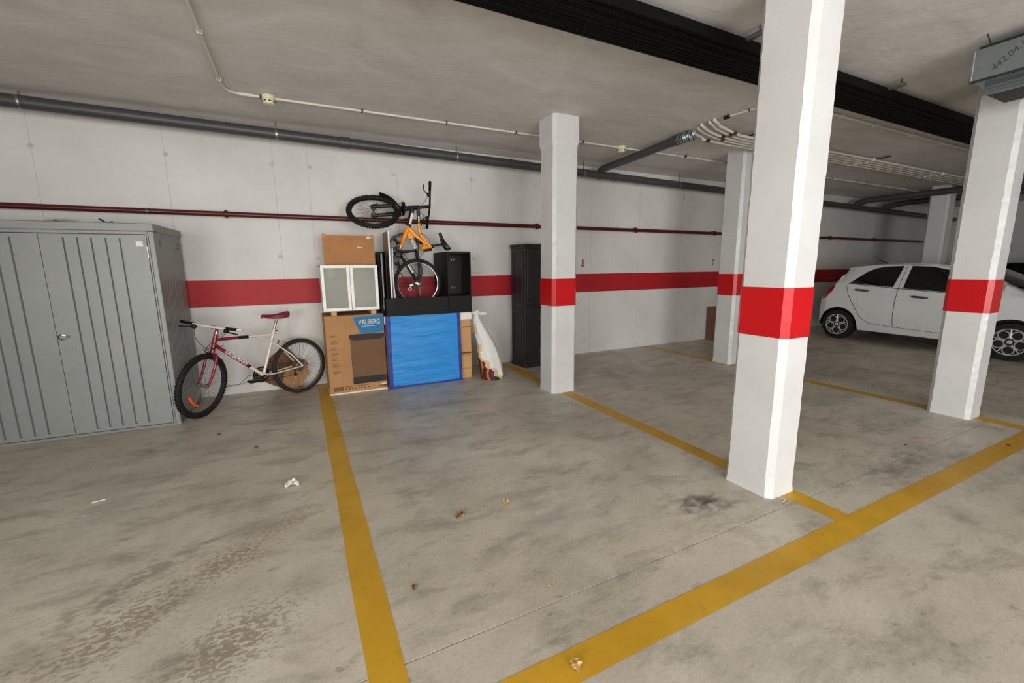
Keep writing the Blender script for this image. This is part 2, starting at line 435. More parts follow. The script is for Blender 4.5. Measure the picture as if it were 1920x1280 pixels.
wb = struct(MB().box(XL - .2, XR + .2, YW, YW + .2, -.2, ZC + .2).build('wall_back', M['wall'], origin=(0, 0, 0)), 'white painted concrete back wall')
band = MB().box(XL, XR, YW - .0015, YW + .01, 1.048, 1.35).build('red_band', M['redwall'], wb, label='red painted band along the white wall')
for x in (-2.175, -1.155, -.151, .212, 1.261, 2.299, 3.35, 4.4, 5.438, 6.459, 9.5, 12.557, 12.93, 13.926):
    MB().box(x - .003, x + .003, YW - .0008, YW + .01, 0 if x > 2 else .0, 2.95).build('formwork_seam', M['wjoint'], wb)
for x, z in [(-2.175, 2.646), (-1.142, 2.676), (-.166, 2.671), (.231, 2.671), (1.217, 2.669), (2.298, 2.687), (3.343, 2.692), (5.434, 2.704), (6.491, 2.697),
             (4.3, .22), (5.39, .2), (6.45, .2), (-.17, 1.62), (2.3, 1.6), (.25, 1.6)]:
    MB().lathe([(.024, .002), (.024, -.002), (.016, -.0035), (.012, -.001)], (x, YW, z), (0, 1, 0), 14).build('tie_plug', M['pit'], wb)
text('bay_number', '5', .15, FRONT(4.247, YW - .002, 1.517), M['redwall'], wb, label='red stencilled number 5', bold=.009, sx=.8)
text('bay_number', '7', .15, FRONT(7.383, YW - .002, 1.52), M['redwall'], wb, label='dark red stencilled number 7', bold=.009, sx=.8)
# stencil bridges cut the digits
for x in (4.247, 7.383): MB().box(x - .004, x + .004, YW - .0032, YW - .001, 1.45, 1.59).build('stencil_gap', M['wall'], wb)

wl = MB(); wl.box(XL - .2, XL, -.7, YW, -.2, ZC + .2); wl.box(XL - .2, XL, YF, -4.5, -.2, ZC + .2); wl.box(XL - .2, XL, -4.5, -.7, 2.7, ZC + .2)
struct(wl.build('wall_left', M['lowbounce']), 'side wall beyond the metal locker with the ramp opening')
struct(MB().box(XR, XR + .2, YF, YW, -.2, ZC + .2).build('wall_right', M['wall']), 'shaded far end wall')
# entrance wall behind the photographer with the open garage door
fw = MB()
fw.box(XL, -1.2, YF - .2, YF, -.2, ZC + .2); fw.box(3.6, XR, YF - .2, YF, -.2, ZC + .2); fw.box(-1.2, 3.6, YF - .2, YF, 2.7, ZC + .2)
struct(fw.build('wall_front', M['wall']), 'entrance wall with the open garage door')
struct(MB().box(XL - .2, XR + .2, YF - .2, YW + .2, ZC, ZC + .2).build('ceiling', M['ceil']), 'rough troweled grey plaster ceiling')

# ------------------------------------------------------------------ columns
def column(x0, x1, y0, y1, label, zb0=1.02, zb1=1.322, ch=.032, collar=False, seed=1):
    t = thing('column', ((x0 + x1) / 2, (y0 + y1) / 2, 0), label, 'column', 'square concrete columns with red bands')
    rnd = random.Random(seed)
    def ring(z, e=0.0, j=0.0, flare=0.0):
        r = []
        for (cx, cy, sx, sy) in ((x0, y0, -1, -1), (x1, y0, 1, -1), (x1, y1, 1, 1), (x0, y1, -1, 1)):
            a = ch + rnd.uniform(-1, 1) * j; b = ch + rnd.uniform(-1, 1) * j
            p = (cx + sx * (e + flare), cy + sy * (e + flare) - sy * b, z); q = (cx + sx * (e + flare) - sx * a, cy + sy * (e + flare), z)
            r += [p, q] if sx * sy > 0 else [q, p]
        return r
    zs = [k * .045 for k in range(int(ZC / .045) + 1)] + [ZC + .02]
    rings = []
    zs[-1] = ZC
    for z in zs:
        e = rnd.uniform(-.0008, .0008)
        fl_ = .005 * max(0, 1 - z / .08) * rnd.uniform(.2, 1.2)
        if collar and z > 2.78: e += .012
        rings.append(ring(z, e, .0025, fl_))
    MB().loft(rings).build('shaft', M['col'], t)
    MB().loft([ring(z, .0035, 0) for z in (zb0, (zb0 + zb1) / 2, zb1)], cap0=True, cap1=True).build('red_band', M['red'], t, label='glossy red painted band')
    return t
column(2.535, 2.80, 1.492, 1.822, 'large white column in front, nearest to the camera', 1.022, 1.322, .036, seed=2)
column(2.545, 2.865, 4.075, 4.388, 'white column beside the black wooden cabinet', 1.024, 1.33, .032, True, 3)
column(5.53, 5.80, 1.505, 1.815, 'white column under the end of the metal duct', 1.006, 1.308, .034, seed=4)
column(5.655, 5.955, 4.11, 4.422, 'white column partly hidden behind the nearest column', 1.028, 1.34, .034, seed=5)
column(12.02, 12.34, 4.10, 4.42, 'far shaded column standing behind the white car', 1.03, 1.34, .034, seed=6)

# ------------------------------------------------------------------ metal locker
LK = Matrix.Translation((-1.13, 4.928, 0)) @ Matrix.Rotation(math.radians(-2.2), 4, 'Z')
def lk(): return MB(LK)
W, D, H = 2.28, .83, 1.875
t = thing('storage_locker', (-1.13 - W / 2, 4.93 + D / 2, 0), 'tall grey metal storage locker with ribbed double doors', 'locker')
body = lk(); body.box(-.02, 0, .03, D, .0, H - .07); body.box(-W, -W + .02, .03, D, 0, H - .07); body.box(-W, 0, D - .015, D, 0, H - .07); body.box(-W, 0, .03, D, 0.005, .03)
body = body.build('body', M['locker'], t)
for k in range(6): MB(LK).bbox(-.001, .006, .17 + k * .085, .185 + k * .085, .25, H - .5, .003).build('side_rib', M['locker'], body)
for yy in (.13, .68):
    for k in range(3): MB(LK).box(-.001, .0025, yy, yy + .055, H - .19 + k * .022, H - .182 + k * .022).build('vent_slot', M['lockdark'], body)
roof = lk(); roof.bbox(-W - .012, .012, -.015, D + .012, H - .07, H, .006); roof.build('roof', M['locker'], t)
fr = lk()
fr.bbox(-.036, .002, 0, .05, 0, H - .07, .003); fr.bbox(-.052, -.039, .006, .05, 0, H - .07, .002); fr.bbox(-W, -W + .05, 0, .05, 0, H - .07, .003); fr.bbox(-W, 0, .002, .05, 0, .022, .002); fr.bbox(-W + .04, -.04, .004, .05, H - .095, H - .06, .002)
fr.build('frame', M['locker'], t)
MB(LK).box(-W + .03, -.03, .035, .045, .02, H - .07).build('inner_gap', M['lockdark'], t)
def door(a, b, grooves, name='door'):
    """pressed steel leaf: flat fields with recessed grooves"""
    y0, y1, dp, z0, z1 = .012, .036, .017, .026, H - .10
    prof = [(a, y1), (a, y0)]
    for gx in sorted(grooves): prof += [(gx - .016, y0), (gx - .010, y0 + dp), (gx - .002, y0 + dp), (gx + .004, y0)]
    prof += [(b, y0), (b, y1)]
    mb = lk()
    mb.loft([[(p[0], p[1], z) for p in prof] for z in (z0 + .03, z1 - .03)], True, True, True)
    mb.box(a, b, y0, y1, z0, z0 + .03); mb.box(a, b, y0, y1, z1 - .03, z1)
    return mb.build(name, M['locker'], t)
gr = [-.605, -.515, -.424, -.328, -.232]
d1 = door(-.766, -.058, gr)
d2 = door(-1.476, -.770, [-1.536 - x for x in gr])
h_ = lk(); h_.lathe([(.012, 0), (.028, .003), (.028, .008), (.014, .012)], (-.735, .012, .905), (0, -1, 0), 18)
h_.bbox(-.742, -.685, -.012, .002, .895, .915, .005)
h_.build('handle', M['chrome'], d1, label='oval chrome lock handle')
MB(LK).box(-.135, -.085, .0105, .0125, H - .20, H - .155).build('sticker', M['paper'], d1, label='small white sticker')
hg = lk(); hg.bbox(-.062, -.052, .004, .016, H - .30, H - .2, .002); hg.build('hinge', M['rod'], d1)
# things lying on the locker roof
pb = MB(LK @ Matrix.Translation((-.62, .30, H)))
def sheet(u, v):
    x = -.17 + .34 * u; y = -.12 + .24 * v
    z = .055 * (1 - u) ** .6 * math.sin(math.pi * min(1, .08 + u * .95)) ** .4 * math.sin(math.pi * (.06 + .88 * v)) ** .5 + .012 * noise.noise(Vector((x * 18, y * 18, 1)))
    return (x, y, max(.001, z))
pb.grid(sheet, 24, 16)
pb.box(-.165, .16, -.115, .115, 0.0, .003)
tag(pb.build('plastic_bag', M['clearbag'], smooth=True), 'milky plastic bag lying on the locker roof', 'bag')
bc = MB(LK @ Matrix.Translation((-.40, .30, H)))
bc.tube([(-.06, 0, .055), (-.04, .01, .045), (-.015, .0, .02), (.01, -.01, .022), (.03, 0, .03), (.035, .03, .012), (.0, .05, .010), (-.04, .05, .010)], .009, 8)
tag(bc.build('blue_strap', M['bluecord'], smooth=True), 'twisted blue strap lying on the locker roof', 'strap')

# ------------------------------------------------------------------ pipes on the wall and ceiling
t = thing('fire_pipe', (6, 5.82, 2.04), 'dark red steel pipe running along the back wall', 'pipe')
MB().tube([(XL, 5.815, 2.078), (XR, 5.815, 2.078)], .0285, 14).build('pipe_run', M['redpipe'], t, True)
for x in (-2.6, -.66, 1.345, 3.33, 5.3, 7.28, 9.25, 11.25, 13.22):
    c = MB(); c.lathe([(.034, -.016), (.037, -.016), (.037, .016), (.034, .016)], (x, 5.815, 2.078), (1, 0, 0), 16)
    c.bbox(x - .012, x + .012, 5.80, 5.8855, 2.108, 2.122, .002); c.bbox(x - .012, x + .012, 5.80, 5.83, 2.034, 2.048, .002)
    c.build('pipe_clamp', M['redpipe'], t, True)
MB().lathe([(.031, -.012), (.031, .012)], (-1.35, 5.815, 2.078), (1, 0, 0), 16).build('joint_ring', M['greymetal'], t, True)

def zp(x): return 2.938 - .0135 * (x + .66) if x < 30 else 0
PY = 5.62
t = thing('drain_pipe', (5, PY, 2.7), 'thick dark grey plastic drain pipe below the ceiling along the back wall', 'pipe')
MB().tube([(x, PY, zp(x)) for x in (XL, 2, 8, XR)], .057, 20).build('pipe_run', M['pvc'], t, True)
for x in (.62, 4.62, 9.1): MB().lathe([(.057, -.06), (.0635, -.055), (.0635, .055), (.057, .06)], (x, PY, zp(x)), (1, 0, -.0135), 20).build('coupling', M['pvc'], t, True)
for x in (-2.09, -.08, 2.0, 4.03, 6.05, 8.1, 10.1):
    z = zp(x)
    hb = MB(); hb.torus((x, PY, z), (1, 0, 0), .0585, .004, 24, 6, 3.0); hb.bbox(x - .008, x + .008, PY - .009, PY + .009, z + .056, z + .075, .002)
    hb = hb.build('hanger', M['rod'], t, True)
    MB().tube([(x, PY, z + .07), (x, PY, ZC - .0005)], .005, 8).build('threaded_rod', M['darkclip'], hb)
# branch that turns towards the room and up into the ceiling
t = thing('drain_branch_pipe', (4.3, 4.6, 2.75), 'grey plastic branch pipe angling out from the drain pipe into the ceiling', 'pipe')
zb = zp(4.35)
pts = [(4.33, PY, zb + .0), (4.33, PY - .02, zb + .05), (4.33, PY - .075, zb + .068), (4.33, PY - .16, zb + .074), (4.325, 4.9, 2.957), (4.315, 4.0, 2.985)]
MB().tube(pts, .052, 18).build('pipe_run', M['pvc'], t, True)
MB().lathe([(.054, -.05), (.06, -.045), (.06, .05), (.052, .05)], (4.315, 4.1, 2.982), (0, 1, 0), 18).build('coupling', M['pvc'], t, True)
MB().lathe([(.058, -.03), (.064, -.025), (.064, .025), (.058, .03)], (4.33, PY, zb), (1, 0, 0), 18).build('tee', M['pvc'], t, True)
wp = MB()
rnd = random.Random(5)
for k in range(7):
    a = k / 6
    wp.torus((4.313 + rnd.uniform(-.004, .004), 4.02 - .16 * a, 2.982 + .0 * a), (rnd.uniform(-.3, .3), 1, rnd.uniform(-.3, .3)), .052 + rnd.uniform(-.003, .004), .011, 22, 6)
wp.build('foil_wrap', M['galv'], t, True, label='crumpled silver foil wrap')
# far drain branches
for i, (xa, ya, xb, yb) in enumerate([(11.70, 5.5, 11.82, 3.3), (13.0, 5.5, 13.2, 3.3)]):
    z0 = zp(xa)
    o = MB().tube([(xa, PY, z0), (xa, PY - .03, z0 + .07), (xa + .02, ya - .12, z0 + .12), (xa + .1, ya - .35, 2.90), (xb, yb, 2.89), (xb + .02, yb - .35, 2.895), (xb + .02, yb - .45, 2.94), (xb + .02, yb - .46, 3.01), (xb + .02, yb - .46, ZC - .002)], .064, 16).build('drain_branch_pipe', M['pvc'], None, True)
    tag(o, ['nearer of two dark drain branches crossing in front of the far column', 'farther of two dark drain branches beyond the far column'][i], 'pipe', 'far drain branches')

# thin conduit with smoke detectors
t = thing('conduit', (2.5, 4.8, 3.0), 'thin white conduit running along the ceiling between the smoke detectors', 'conduit')
zc = ZC - .016
MB().tube([(-.445, 1.2, zc), (-.45, 3.4, zc), (-.455, 4.62, zc), (-.44, 4.74, zc), (-.40, 4.80, zc), (-.33, 4.825, zc), (-.2, 4.825, zc), (2, 4.785, zc), (6, 4.75, zc), (14.5, 4.75, zc)], .0115, 10).build('conduit_run', M['conduit'], t, True)
MB().tube([(-.34, 4.825, zc), (-.22, 4.825, zc)], .0145, 10).build('conduit_sleeve', M['conduit'], t, True)
for x in (-.17, .72, 1.6, 2.45, 3.4, 4.6, 5.2, 6.1, 7.5, 9.0, 10.2):
    y = 4.825 - .0185 * (x + .2)
    if x > 6: y = 4.75
    c = MB(); c.bbox(x - .008, x + .008, y - .016, y + .028, zc - .013, ZC - .0005, .002); c.build('clip', M['darkclip'], t)
for y in (3.0, 3.75, 4.55):
    MB().bbox(-.47, -.435, y - .008, y + .008, zc - .013, ZC - .0005, .002).build('clip', M['conduit'], t)
def detector(x, y, lab):
    d = thing('smoke_detector', (x, y, ZC - .075), lab, 'smoke detector', 'smoke detectors on the ceiling conduit')
    MB().lathe([(.0, -.0005), (.056, -.0005), (.056, -.03), (.05, -.034)], (x, y, ZC), (0, 0, 1), 28).build('base', M['detector'], d, True)
    MB().lathe([(.05, -.030), (.052, -.036), (.050, -.060), (.040, -.072), (.0, -.074)], (x, y, ZC), (0, 0, 1), 28).build('sensor_head', M['detector'], d, True)
    for k in range(8):
        a = k * math.pi / 4 + .2
        mm = Matrix.Translation((x, y, ZC - .05)) @ Matrix.Rotation(a, 4, 'Z')
        MB(mm).box(.047, .0525, -.012, .012, -.006, .004).build('vent_slot', M['darkclip'], d)
detector(-.107, 4.823, 'cream smoke detector on the ceiling above the red and white bicycle')
detector(4.035, 4.768, 'cream smoke detector beside the grey branch pipe')

# bundle of black insulated pipes
t = thing('insulated_pipe_bundle', (8, 2.4, 2.9), 'wide bundle of black insulated pipes hung across the ceiling', 'pipes')
nb = 9; yb0, yb1 = 2.195, 2.555; dy = (yb1 - yb0) / nb
for k in range(nb):
    y = yb0 + dy * (k + .5)
    zz = 2.965 + random.Random(k).uniform(-.005, .005)
    MB().tube([(-3.6, y, zz), (4, y + .004, zz), (XR, y, zz)], dy * .53, 14).build('insulated_pipe', M['blackfoam'], t, True)
MB().bbox(-3.6, XR, yb0 - .012, yb0 - .004, 2.935, 3.005, .002).build('edge_strip', M['blackfoam'], t)
for x in (2.93, 4.87, 6.8, 8.7, 11.5):
    s_ = MB(); s_.bbox(x - .018, x + .018, yb0 - .13, yb1 + .02, 2.985, 3.012, .002)
    s_ = s_.build('support_strut', M['rod'], t)
    for y in (yb0 - .1,): MB().tube([(x, y, 2.99), (x, y, ZC - .0005)], .005, 8).build('threaded_rod', M['darkclip'], s_)

# white conduit beside the pipe bundle
t = thing('conduit', (8, 2.68, 3.0), 'thin white conduit following the black pipe bundle', 'conduit')
MB().tube([(4.6, 2.815, zc - .004), (9, 2.815, zc - .004), (15, 2.815, zc - .004)], .0145, 10).build('conduit_run', M['conduit'], t, True)
for x in (5.4, 6.1, 6.95, 7.8, 8.7): MB().bbox(x - .012, x + .012, 2.797, 2.85, zc - .02, ZC - .0005, .002).build('clip', M['conduit'], t)
# stub of conduit with black end
t = thing('conduit', (4.3, 3.2, 3.0), 'short white conduit stub with a black end cap', 'conduit')
MB().tube([(4.275, 3.33, zc), (4.35, 2.82, zc)], .014, 10).build('conduit_run', M['conduit'], t, True)
MB().tube([(4.266, 3.385, zc - .005), (4.276, 3.32, zc - .005)], .020, 10).build('end_cap', M['carplast'], t, True)
MB().lathe([(.0165, -.006), (.0165, .006)], (4.308, 3.12, zc), (-.14, 1, 0), 12).build('clip', M['darkclip'], t)
# five curved conduits that leave the ceiling together
sp = [((4.38, 3.88), (4.66, 3.925), 5.43, 3.93), ((4.31, 3.755), (4.80, 3.83), 5.3, 3.85), ((4.245, 3.66), (4.70, 3.745), 5.2, 3.775), ((4.25, 3.555), (4.72, 3.66), 5.1, 3.70), ((4.235, 3.485), (4.70, 3.585), 5.0, 3.62)]
ords = ['nearest the back wall', 'second from the back wall', 'in the middle of the five', 'fourth from the back wall', 'farthest from the back wall']
for k, ((xa, ya), (xb, yb), xc, yc) in enumerate(sp):
    t = thing('curved_conduit', (8, yc, 2.9), 'curved white conduit dropping from the ceiling, ' + ords[k], 'conduit', 'curved white conduits')
    z1 = 2.985
    pts = [(xa, ya, ZC - .006), (xa + .003, ya + .001, ZC - .02), (xa + .07, ya + .012, ZC - .034), (xa + .17, (ya + yb) / 2, ZC - .045), (xb, yb, z1), (xc, yc, z1 - .004), (xc + 1.2, yc + .03 - k * .004, z1 + .012), (xc + 2.2, yc + .01, z1 + .02), (14.5, yc + .0, z1 + .02)]
    MB().tube(smooth_path(pts, 6), .0165, 10).build('conduit_run', M['conduit'], t, True)
    MB().tube([(xb - .03, yb - .004, z1), (xb + .04, yb + .005, z1)], .021, 10).build('sleeve', M['copper'] if k else M['darkclip'], t, True)
    for x in (7.9, 10.2): MB().bbox(x - .012, x + .012, yc - .02, yc + .03, z1 - .004, z1 + .042, .002).build('clip', M['conduit'], t)
t = thing('conduit_bracket', (5.05, 3.75, 2.95), 'dark slotted bracket carrying the curved conduits above', 'bracket')
MB().bbox(5.03, 5.065, 3.50, 3.93, 3.0, 3.014, .002).build('rail', M['darkclip'], t)
for y in (3.52, 3.9): MB().tube([(5.048, y, 3.0), (5.048, y, ZC - .0005)], .005, 8).build('threaded_rod', M['darkclip'], t)
t = thing('conduit_bracket', (8.0, 3.75, 2.95), 'dark slotted bracket under the conduits beyond the nearest column', 'bracket')
MB().bbox(7.98, 8.015, 3.45, 4.0, 3.022, 3.034, .002).build('rail', M['darkclip'], t)
MB().tube([(8.0, 3.5, 3.02), (8.0, 3.5, ZC - .0005)], .005, 8).build('threaded_rod', M['darkclip'], t)

# galvanised ventilation duct
t = thing('ventilation_duct', (4.85, -1, 2.7), 'galvanised steel ventilation duct with handwritten numbers', 'duct')
x0, y1, z0, z1 = 4.55, 1.545, 2.758, 2.985
dk = MB().bbox(x0, 5.25, -5.5, y1, z0, z1, .012).build('duct_body', M['galv'], t)
MB().bbox(x0 - .004, x0 + .012, y1 - .012, y1 + .004, z0 + .012, z1 - .012, .003).build('folded_edge', M['galv'], dk)
MB().bbox(x0 - .006, x0 + .01, -5.5, y1 + .002, z0 - .005, z0 + .004, .002).build('lower_seam', M['galvdark'], dk)
MB().bbox(x0 - .006, x0 + .01, -5.5, y1 - .03, z1 - .004, z1 + .005, .002).build('upper_seam', M['galvdark'], dk)
fl2 = MB(); fl2.bbox(4.71, 5.12, -5.5, y1 - .025, z0 - .05, z0 - .028, .003); fl2.bbox(4.73, 4.745, -5.5, y1 - .03, z0 - .03, z0, .002); fl2.bbox(4.71, 4.73, -5.5, y1 - .025, z0 - .068, z0 - .05, .003)
fl2.build('outlet_flange', M['galv'], t)
MB().box(4.735, 5.1, -5.5, y1 - .04, z0 - .06, z0 - .049).build('outlet_grille', M['galvdark'], t)
for y in (1.47, -.6): MB().tube([(4.62, y, z1 - .01), (4.50, y, ZC - .0005)], .004, 8).build('threaded_rod', M['darkclip'], t)
text('handwritten_number', '442.04.1', .058, frame((x0 - .001, 1.362, 2.872), (0, -.77, .64), (0, .64, .77)), M['ink'], t, ext=.0005, shear=.2, sx=.95, label='handwritten dark number 442.04.1')

# ------------------------------------------------------------------ cooker carton
t = thing('appliance_carton', (.55, 5.5, 0), 'tall printed cardboard carton with a picture of an oven door, under the glass cabinet', 'carton')
bx0, bx1, by0, by1, bz = .222, .878, 5.247, 5.76, .93
MB().bbox(bx0, bx1, by0, by1, .006, bz, .006).build('carton_body', M['card'], t)
MB().bbox(bx0 - .003, bx1 + .002, by0 - .004, by1, 0, .016, .002).build('base_tray', M['paper'], t, label='white strip along the bottom edge')
e = .0008
def pr(name, poly, mt, label=None, k=1.0):
    MB().prism(poly, 1, by0 - e * k, by0 + .002).build(name, mt, t, label=label)
pr('blue_print', [(.528, .905), (.870, .925), (.870, .715), (.605, .710)], M['print_blue'], 'blue printed corner with the brand name')
pr('oven_panel', [(.475, .705), (.872, .705), (.872, .650), (.475, .650)], M['print_black'])
pr('oven_glass', [(.480, .650), (.872, .650), (.872, .185), (.485, .185)], M['print_brown'], 'printed brown oven glass')
pr('oven_base', [(.487, .19), (.872, .19), (.872, .105), (.487, .105)], M['print_black'], k=1.5)
pr('oven_handle', [(.485, .655), (.86, .655), (.835, .632), (.515, .632)], M['print_black'], k=1.6)
text('brand_lettering', 'VALBERG', .080, FRONT(.712, by0 - .0012, .842), M['print_pale'], t, bold=.0015, sx=.74, label='pale VALBERG lettering')
MB().box(.62, .80, by0 - .0012, by0, .792, .797).build('brand_underline', M['print_pale'], t)
rnd = random.Random(3)
z = .70
while z > .22:
    for k in range(rnd.choice((2, 3, 4))):
        MB().box(.272, .272 + rnd.uniform(.04, .095), by0 - .0011, by0, z, z + .0055).build('small_print_line', M['print_brown'], t)
        z -= .0135
    z -= .028
MB().box(.268, .375, by0 - .0011, by0, .040, .092).build('printed_panel', M['print_brown'], t)
for k in range(8): MB().lathe([(.008, 0), (.008, .001)], (.40 + k * .036, by0, .056), (0, -1, 0), 8).build('printed_symbol', M['print_black'], t)
for a, b in ((.39, .47), (.49, .62), (.635, .66)): MB().box(a, b, by0 - .0011, by0, .078, .088).build('printed_words', M['print_brown'], t)
MB().box(.80, .865, by0 - .0012, by0, .068, .078).build('white_sticker', M['paper'], t); MB().box(.785, .865, by0 - .0011, by0, .040, .062).build('printed_code', M['print_brown'], t)
MB().box(.845, .865, by0 - .0014, by0, .042, .062).build('printed_square', M['print_black'], t)

# ------------------------------------------------------------------ glass-door cabinet on wooden blocks
for i, xx in enumerate((.335, .775)):
    w = MB(); w.bbox(xx - .03, xx + .03, 5.275, 5.62, bz, .980, .004)
    tag(w.build('wooden_block', M['wood']), ['pale wooden block under the left side of the glass cabinet', 'pale wooden block under the right side of the glass cabinet'][i], 'wood block', 'wooden blocks under the cabinet')
t = thing('glass_cabinet', (.54, 5.48, .98), 'small white cabinet with two frosted glass doors', 'cabinet')
cx0, cx1, cy0, cy1, cz0, cz1 = .228, .850, 5.322, 5.68, .980, 1.507
c = MB(); c.box(cx0, cx0 + .018, cy0, cy1, cz0, cz1); c.box(cx1 - .018, cx1, cy0, cy1, cz0, cz1); c.box(cx0, cx1, cy0, cy1, cz0, cz0 + .018); c.box(cx0, cx1, cy0, cy1, cz1 - .018, cz1); c.box(cx0, cx1, cy1 - .006, cy1, cz0, cz1)
c.build('carcass', M['white'], t)
MB().box(cx0 + .018, cx1 - .018, cy0 + .03, cy1 - .006, 1.12, 1.138).build('shelf', M['white'], t)
for a, b in ((cx0, .537), (.541, cx1)):
    f = MB(); f.bbox(a, a + .034, cy0 - .02, cy0 - .002, cz0, cz1, .002); f.bbox(b - .034, b, cy0 - .02, cy0 - .002, cz0, cz1, .002); f.bbox(a + .034, b - .034, cy0 - .02, cy0 - .002, cz0, cz0 + .036, .002); f.bbox(a + .034, b - .034, cy0 - .02, cy0 - .002, cz1 - .034, cz1, .002)
    f = f.build('door', M['white'], t)
    MB().box(a + .03, b - .03, cy0 - .013, cy0 - .008, cz0 + .03, cz1 - .03).build('pane', M['frost'], f, label='frosted glass pane')
MB().box(.305, .375, cy0 + .002, cy0 + .004, 1.37, 1.475).build('paper_sheet', M['paper'], t, label='white paper behind the left pane')

# ------------------------------------------------------------------ fibreboard panel standing on the cabinet
t = thing('fibreboard_panel', (.575, 5.5, 1.507), 'brown fibreboard panel standing on the glass cabinet with corner pads', 'board')
Mx = Matrix.Translation((0, 5.50, 1.507)) @ Matrix.Rotation(math.radians(-7), 4, 'X')
MB(Mx).prism([(.29, 0), (.862, 0), (.868, .352), (.288, .352)], 1, 0, .006).build('panel', M['hardboard'], t)
for a in (.284, .826): MB(Mx).bbox(a, a + .046, -.008, .014, .318, .366, .003).build('corner_pad', M['cardlight'], t)
MB(Mx).box(.665, .715, -.0008, 0.001, .205, .218).build('sticker', M['paper'], t)
MB(Mx).box(.785, .826, -.0009, 0.001, .316, .342).build('tape_strip', M['paper'], t)

# ------------------------------------------------------------------ black furniture stack on boxes
o = MB().bbox(.90, 2.005, 5.268, 5.85, 0, .792, .006)
t = thing('moving_carton', (1.48, 5.55, 0), 'plain cardboard box with torn tape behind the blue mat', 'carton')
o.build('carton_body', M['cardlight'], t)
for z in (.30, .34, .12): MB().box(1.86, 2.0065, 5.2665, 5.27, z, z + (.05 if z == .30 else .022)).build('tape_strip', M['card'], t)
MB().box(1.88, 2.0, 5.2662, 5.27, .69, .698).build('flap_gap', M['print_black'], t)
o = MB().bbox(.886, 2.02, 5.27, 5.84, .792, .887, .004).build('foam_slab', M['white']); tag(o, 'white slab between the cardboard box and the black cabinet', 'slab')

t = thing('blue_mat', (1.36, 5.2, 0), 'bright blue quilted mat with navy edging leaning against the boxes', 'mat')
Mx = Matrix.Translation((0, 5.222, 0)) @ Matrix.Rotation(math.radians(-1.2), 4, 'X')
def mf(side):
    def fn(u, v):
        x = .915 + u * .915 + .012 * (1 - v) * (u - .5); z = .002 + .888 * v
        sag = -.004 * math.sin(math.pi * u) * v ** 6 + .002 * math.sin(9 * u) * v ** 5
        y = -.022 - .0022 * math.sin(z * 46 + 2.5 * math.sin(u * 4)) * (.4 + noise.noise(Vector((x * 1.3, z * 3, 7)))) - .006 * noise.noise(Vector((x * 2.2, z * 9, 3)))
        return (x, y if side else .018, z + sag)
    return fn
mbm = MB(Mx); mbm.grid(mf(1), 40, 60); mbm.grid(mf(0), 4, 4)
mbm.box(.918, 1.825, -.015, .017, .006, .872)
mbm.build('mat_body', M['blue'], t, True)
pp = MB(Mx)
def border(u0, u1, v0, v1, nu, nv):
    def fn(u, v):
        p = Vector(mf(1)(u0 + (u1 - u0) * u, v0 + (v1 - v0) * v)); p.y -= .0035; return p
    pp.grid(fn, nu, nv)
border(-.012, .038, -.004, 1.0, 3, 40); border(.962, 1.006, -.004, 1.0, 3, 40); border(0, 1, -.004, .024, 30, 2)
pp.build('navy_edging', M['navy'], t, True, label='dark navy edging')
MB(Mx).box(.899, .915, -.026, .016, .0, .888).build('side_strip', M['navy'], t)

# low black bench section and tall black cube
t = thing('low_black_cabinet', (1.3, 5.5, .887), 'low black cabinet section with open top holding the orange bicycle', 'cabinet')
MB().bbox(.918, 1.697, 5.25, 5.272, .889, 1.108, .002).build('front_panel', M['black'], t)
MB().bbox(.985, 1.697, 5.272, 5.82, .889, .965, .002).build('base_panel', M['black'], t)
MB().bbox(.985, 1.0, 5.272, 5.40, .965, 1.10, .002).build('side_panel', M['black'], t)
t = thing('tall_black_cabinet', (1.85, 5.5, .887), 'tall open black cabinet with metal hinge plates', 'cabinet')
ax0, ax1, ay0, ay1, az0, az1 = 1.700, 2.018, 5.25, 5.84, .889, 1.668
MB().bbox(ax0, ax0 + .022, ay0, ay1, az0, az1, .002).build('side_panel', M['black'], t)
MB().bbox(ax1 - .018, ax1, ay0, ay1, az0, az1, .002).build('side_panel', M['black'], t)
MB().bbox(ax0 + .022, ax1 - .018, ay0, ay1, az1 - .028, az1, .002).build('top_panel', M['black'], t)
MB().bbox(ax0 + .022, ax1 - .018, ay0 + .002, ay1, az0, az0 + .22, .002).build('drawer_front', M['black'], t)
MB().bbox(ax0 + .022, ax1 - .018, ay1 - .3, ay1 - .29, az0 + .22, az1 - .028, .001).build('back_panel', M['blackgloss'], t)
for z in (1.575, 1.205):
    for s in (-1, 1):
        MB().prism([(1.872 + s * .006, z), (1.872 + s * .026, z + .018), (1.872 + s * .02, z), (1.872 + s * .026, z - .018)], 1, ay1 - .304, ay1 - .299).build('hinge_plate', M['chrome'], t)
# narrow black unit left of the bicycle
t = thing('narrow_black_unit', (.93, 5.5, .93), 'narrow glossy black shelving unit between the glass cabinet and the plank', 'shelf unit')
Mn = Matrix.Identity(4)
f = MB(Mn); f.bbox(.886, .902, 5.40, 5.62, .8885, 1.665, .003); f.bbox(.962, .978, 5.40, 5.62, .8885, 1.665, .003); f.bbox(.902, .962, 5.40, 5.62, 1.648, 1.665, .003); f.bbox(.902, .962, 5.40, 5.62, .8885, .96, .003)
f.build('unit_frame', M['black'], t)
def cyl(u, v):
    a = math.pi * u; return (.932 - .030 * math.cos(a), 5.44 - .022 * math.sin(a), .962 + .685 * v)
MB().grid(cyl, 16, 2).build('curved_front', M['blackgloss'], t, True)
MB().tube([(.905, 5.396, .985), (.912, 5.394, 1.03), (.918, 5.396, 1.03), (.919, 5.397, .975)], .004, 6).build('metal_hook', M['rod'], t)
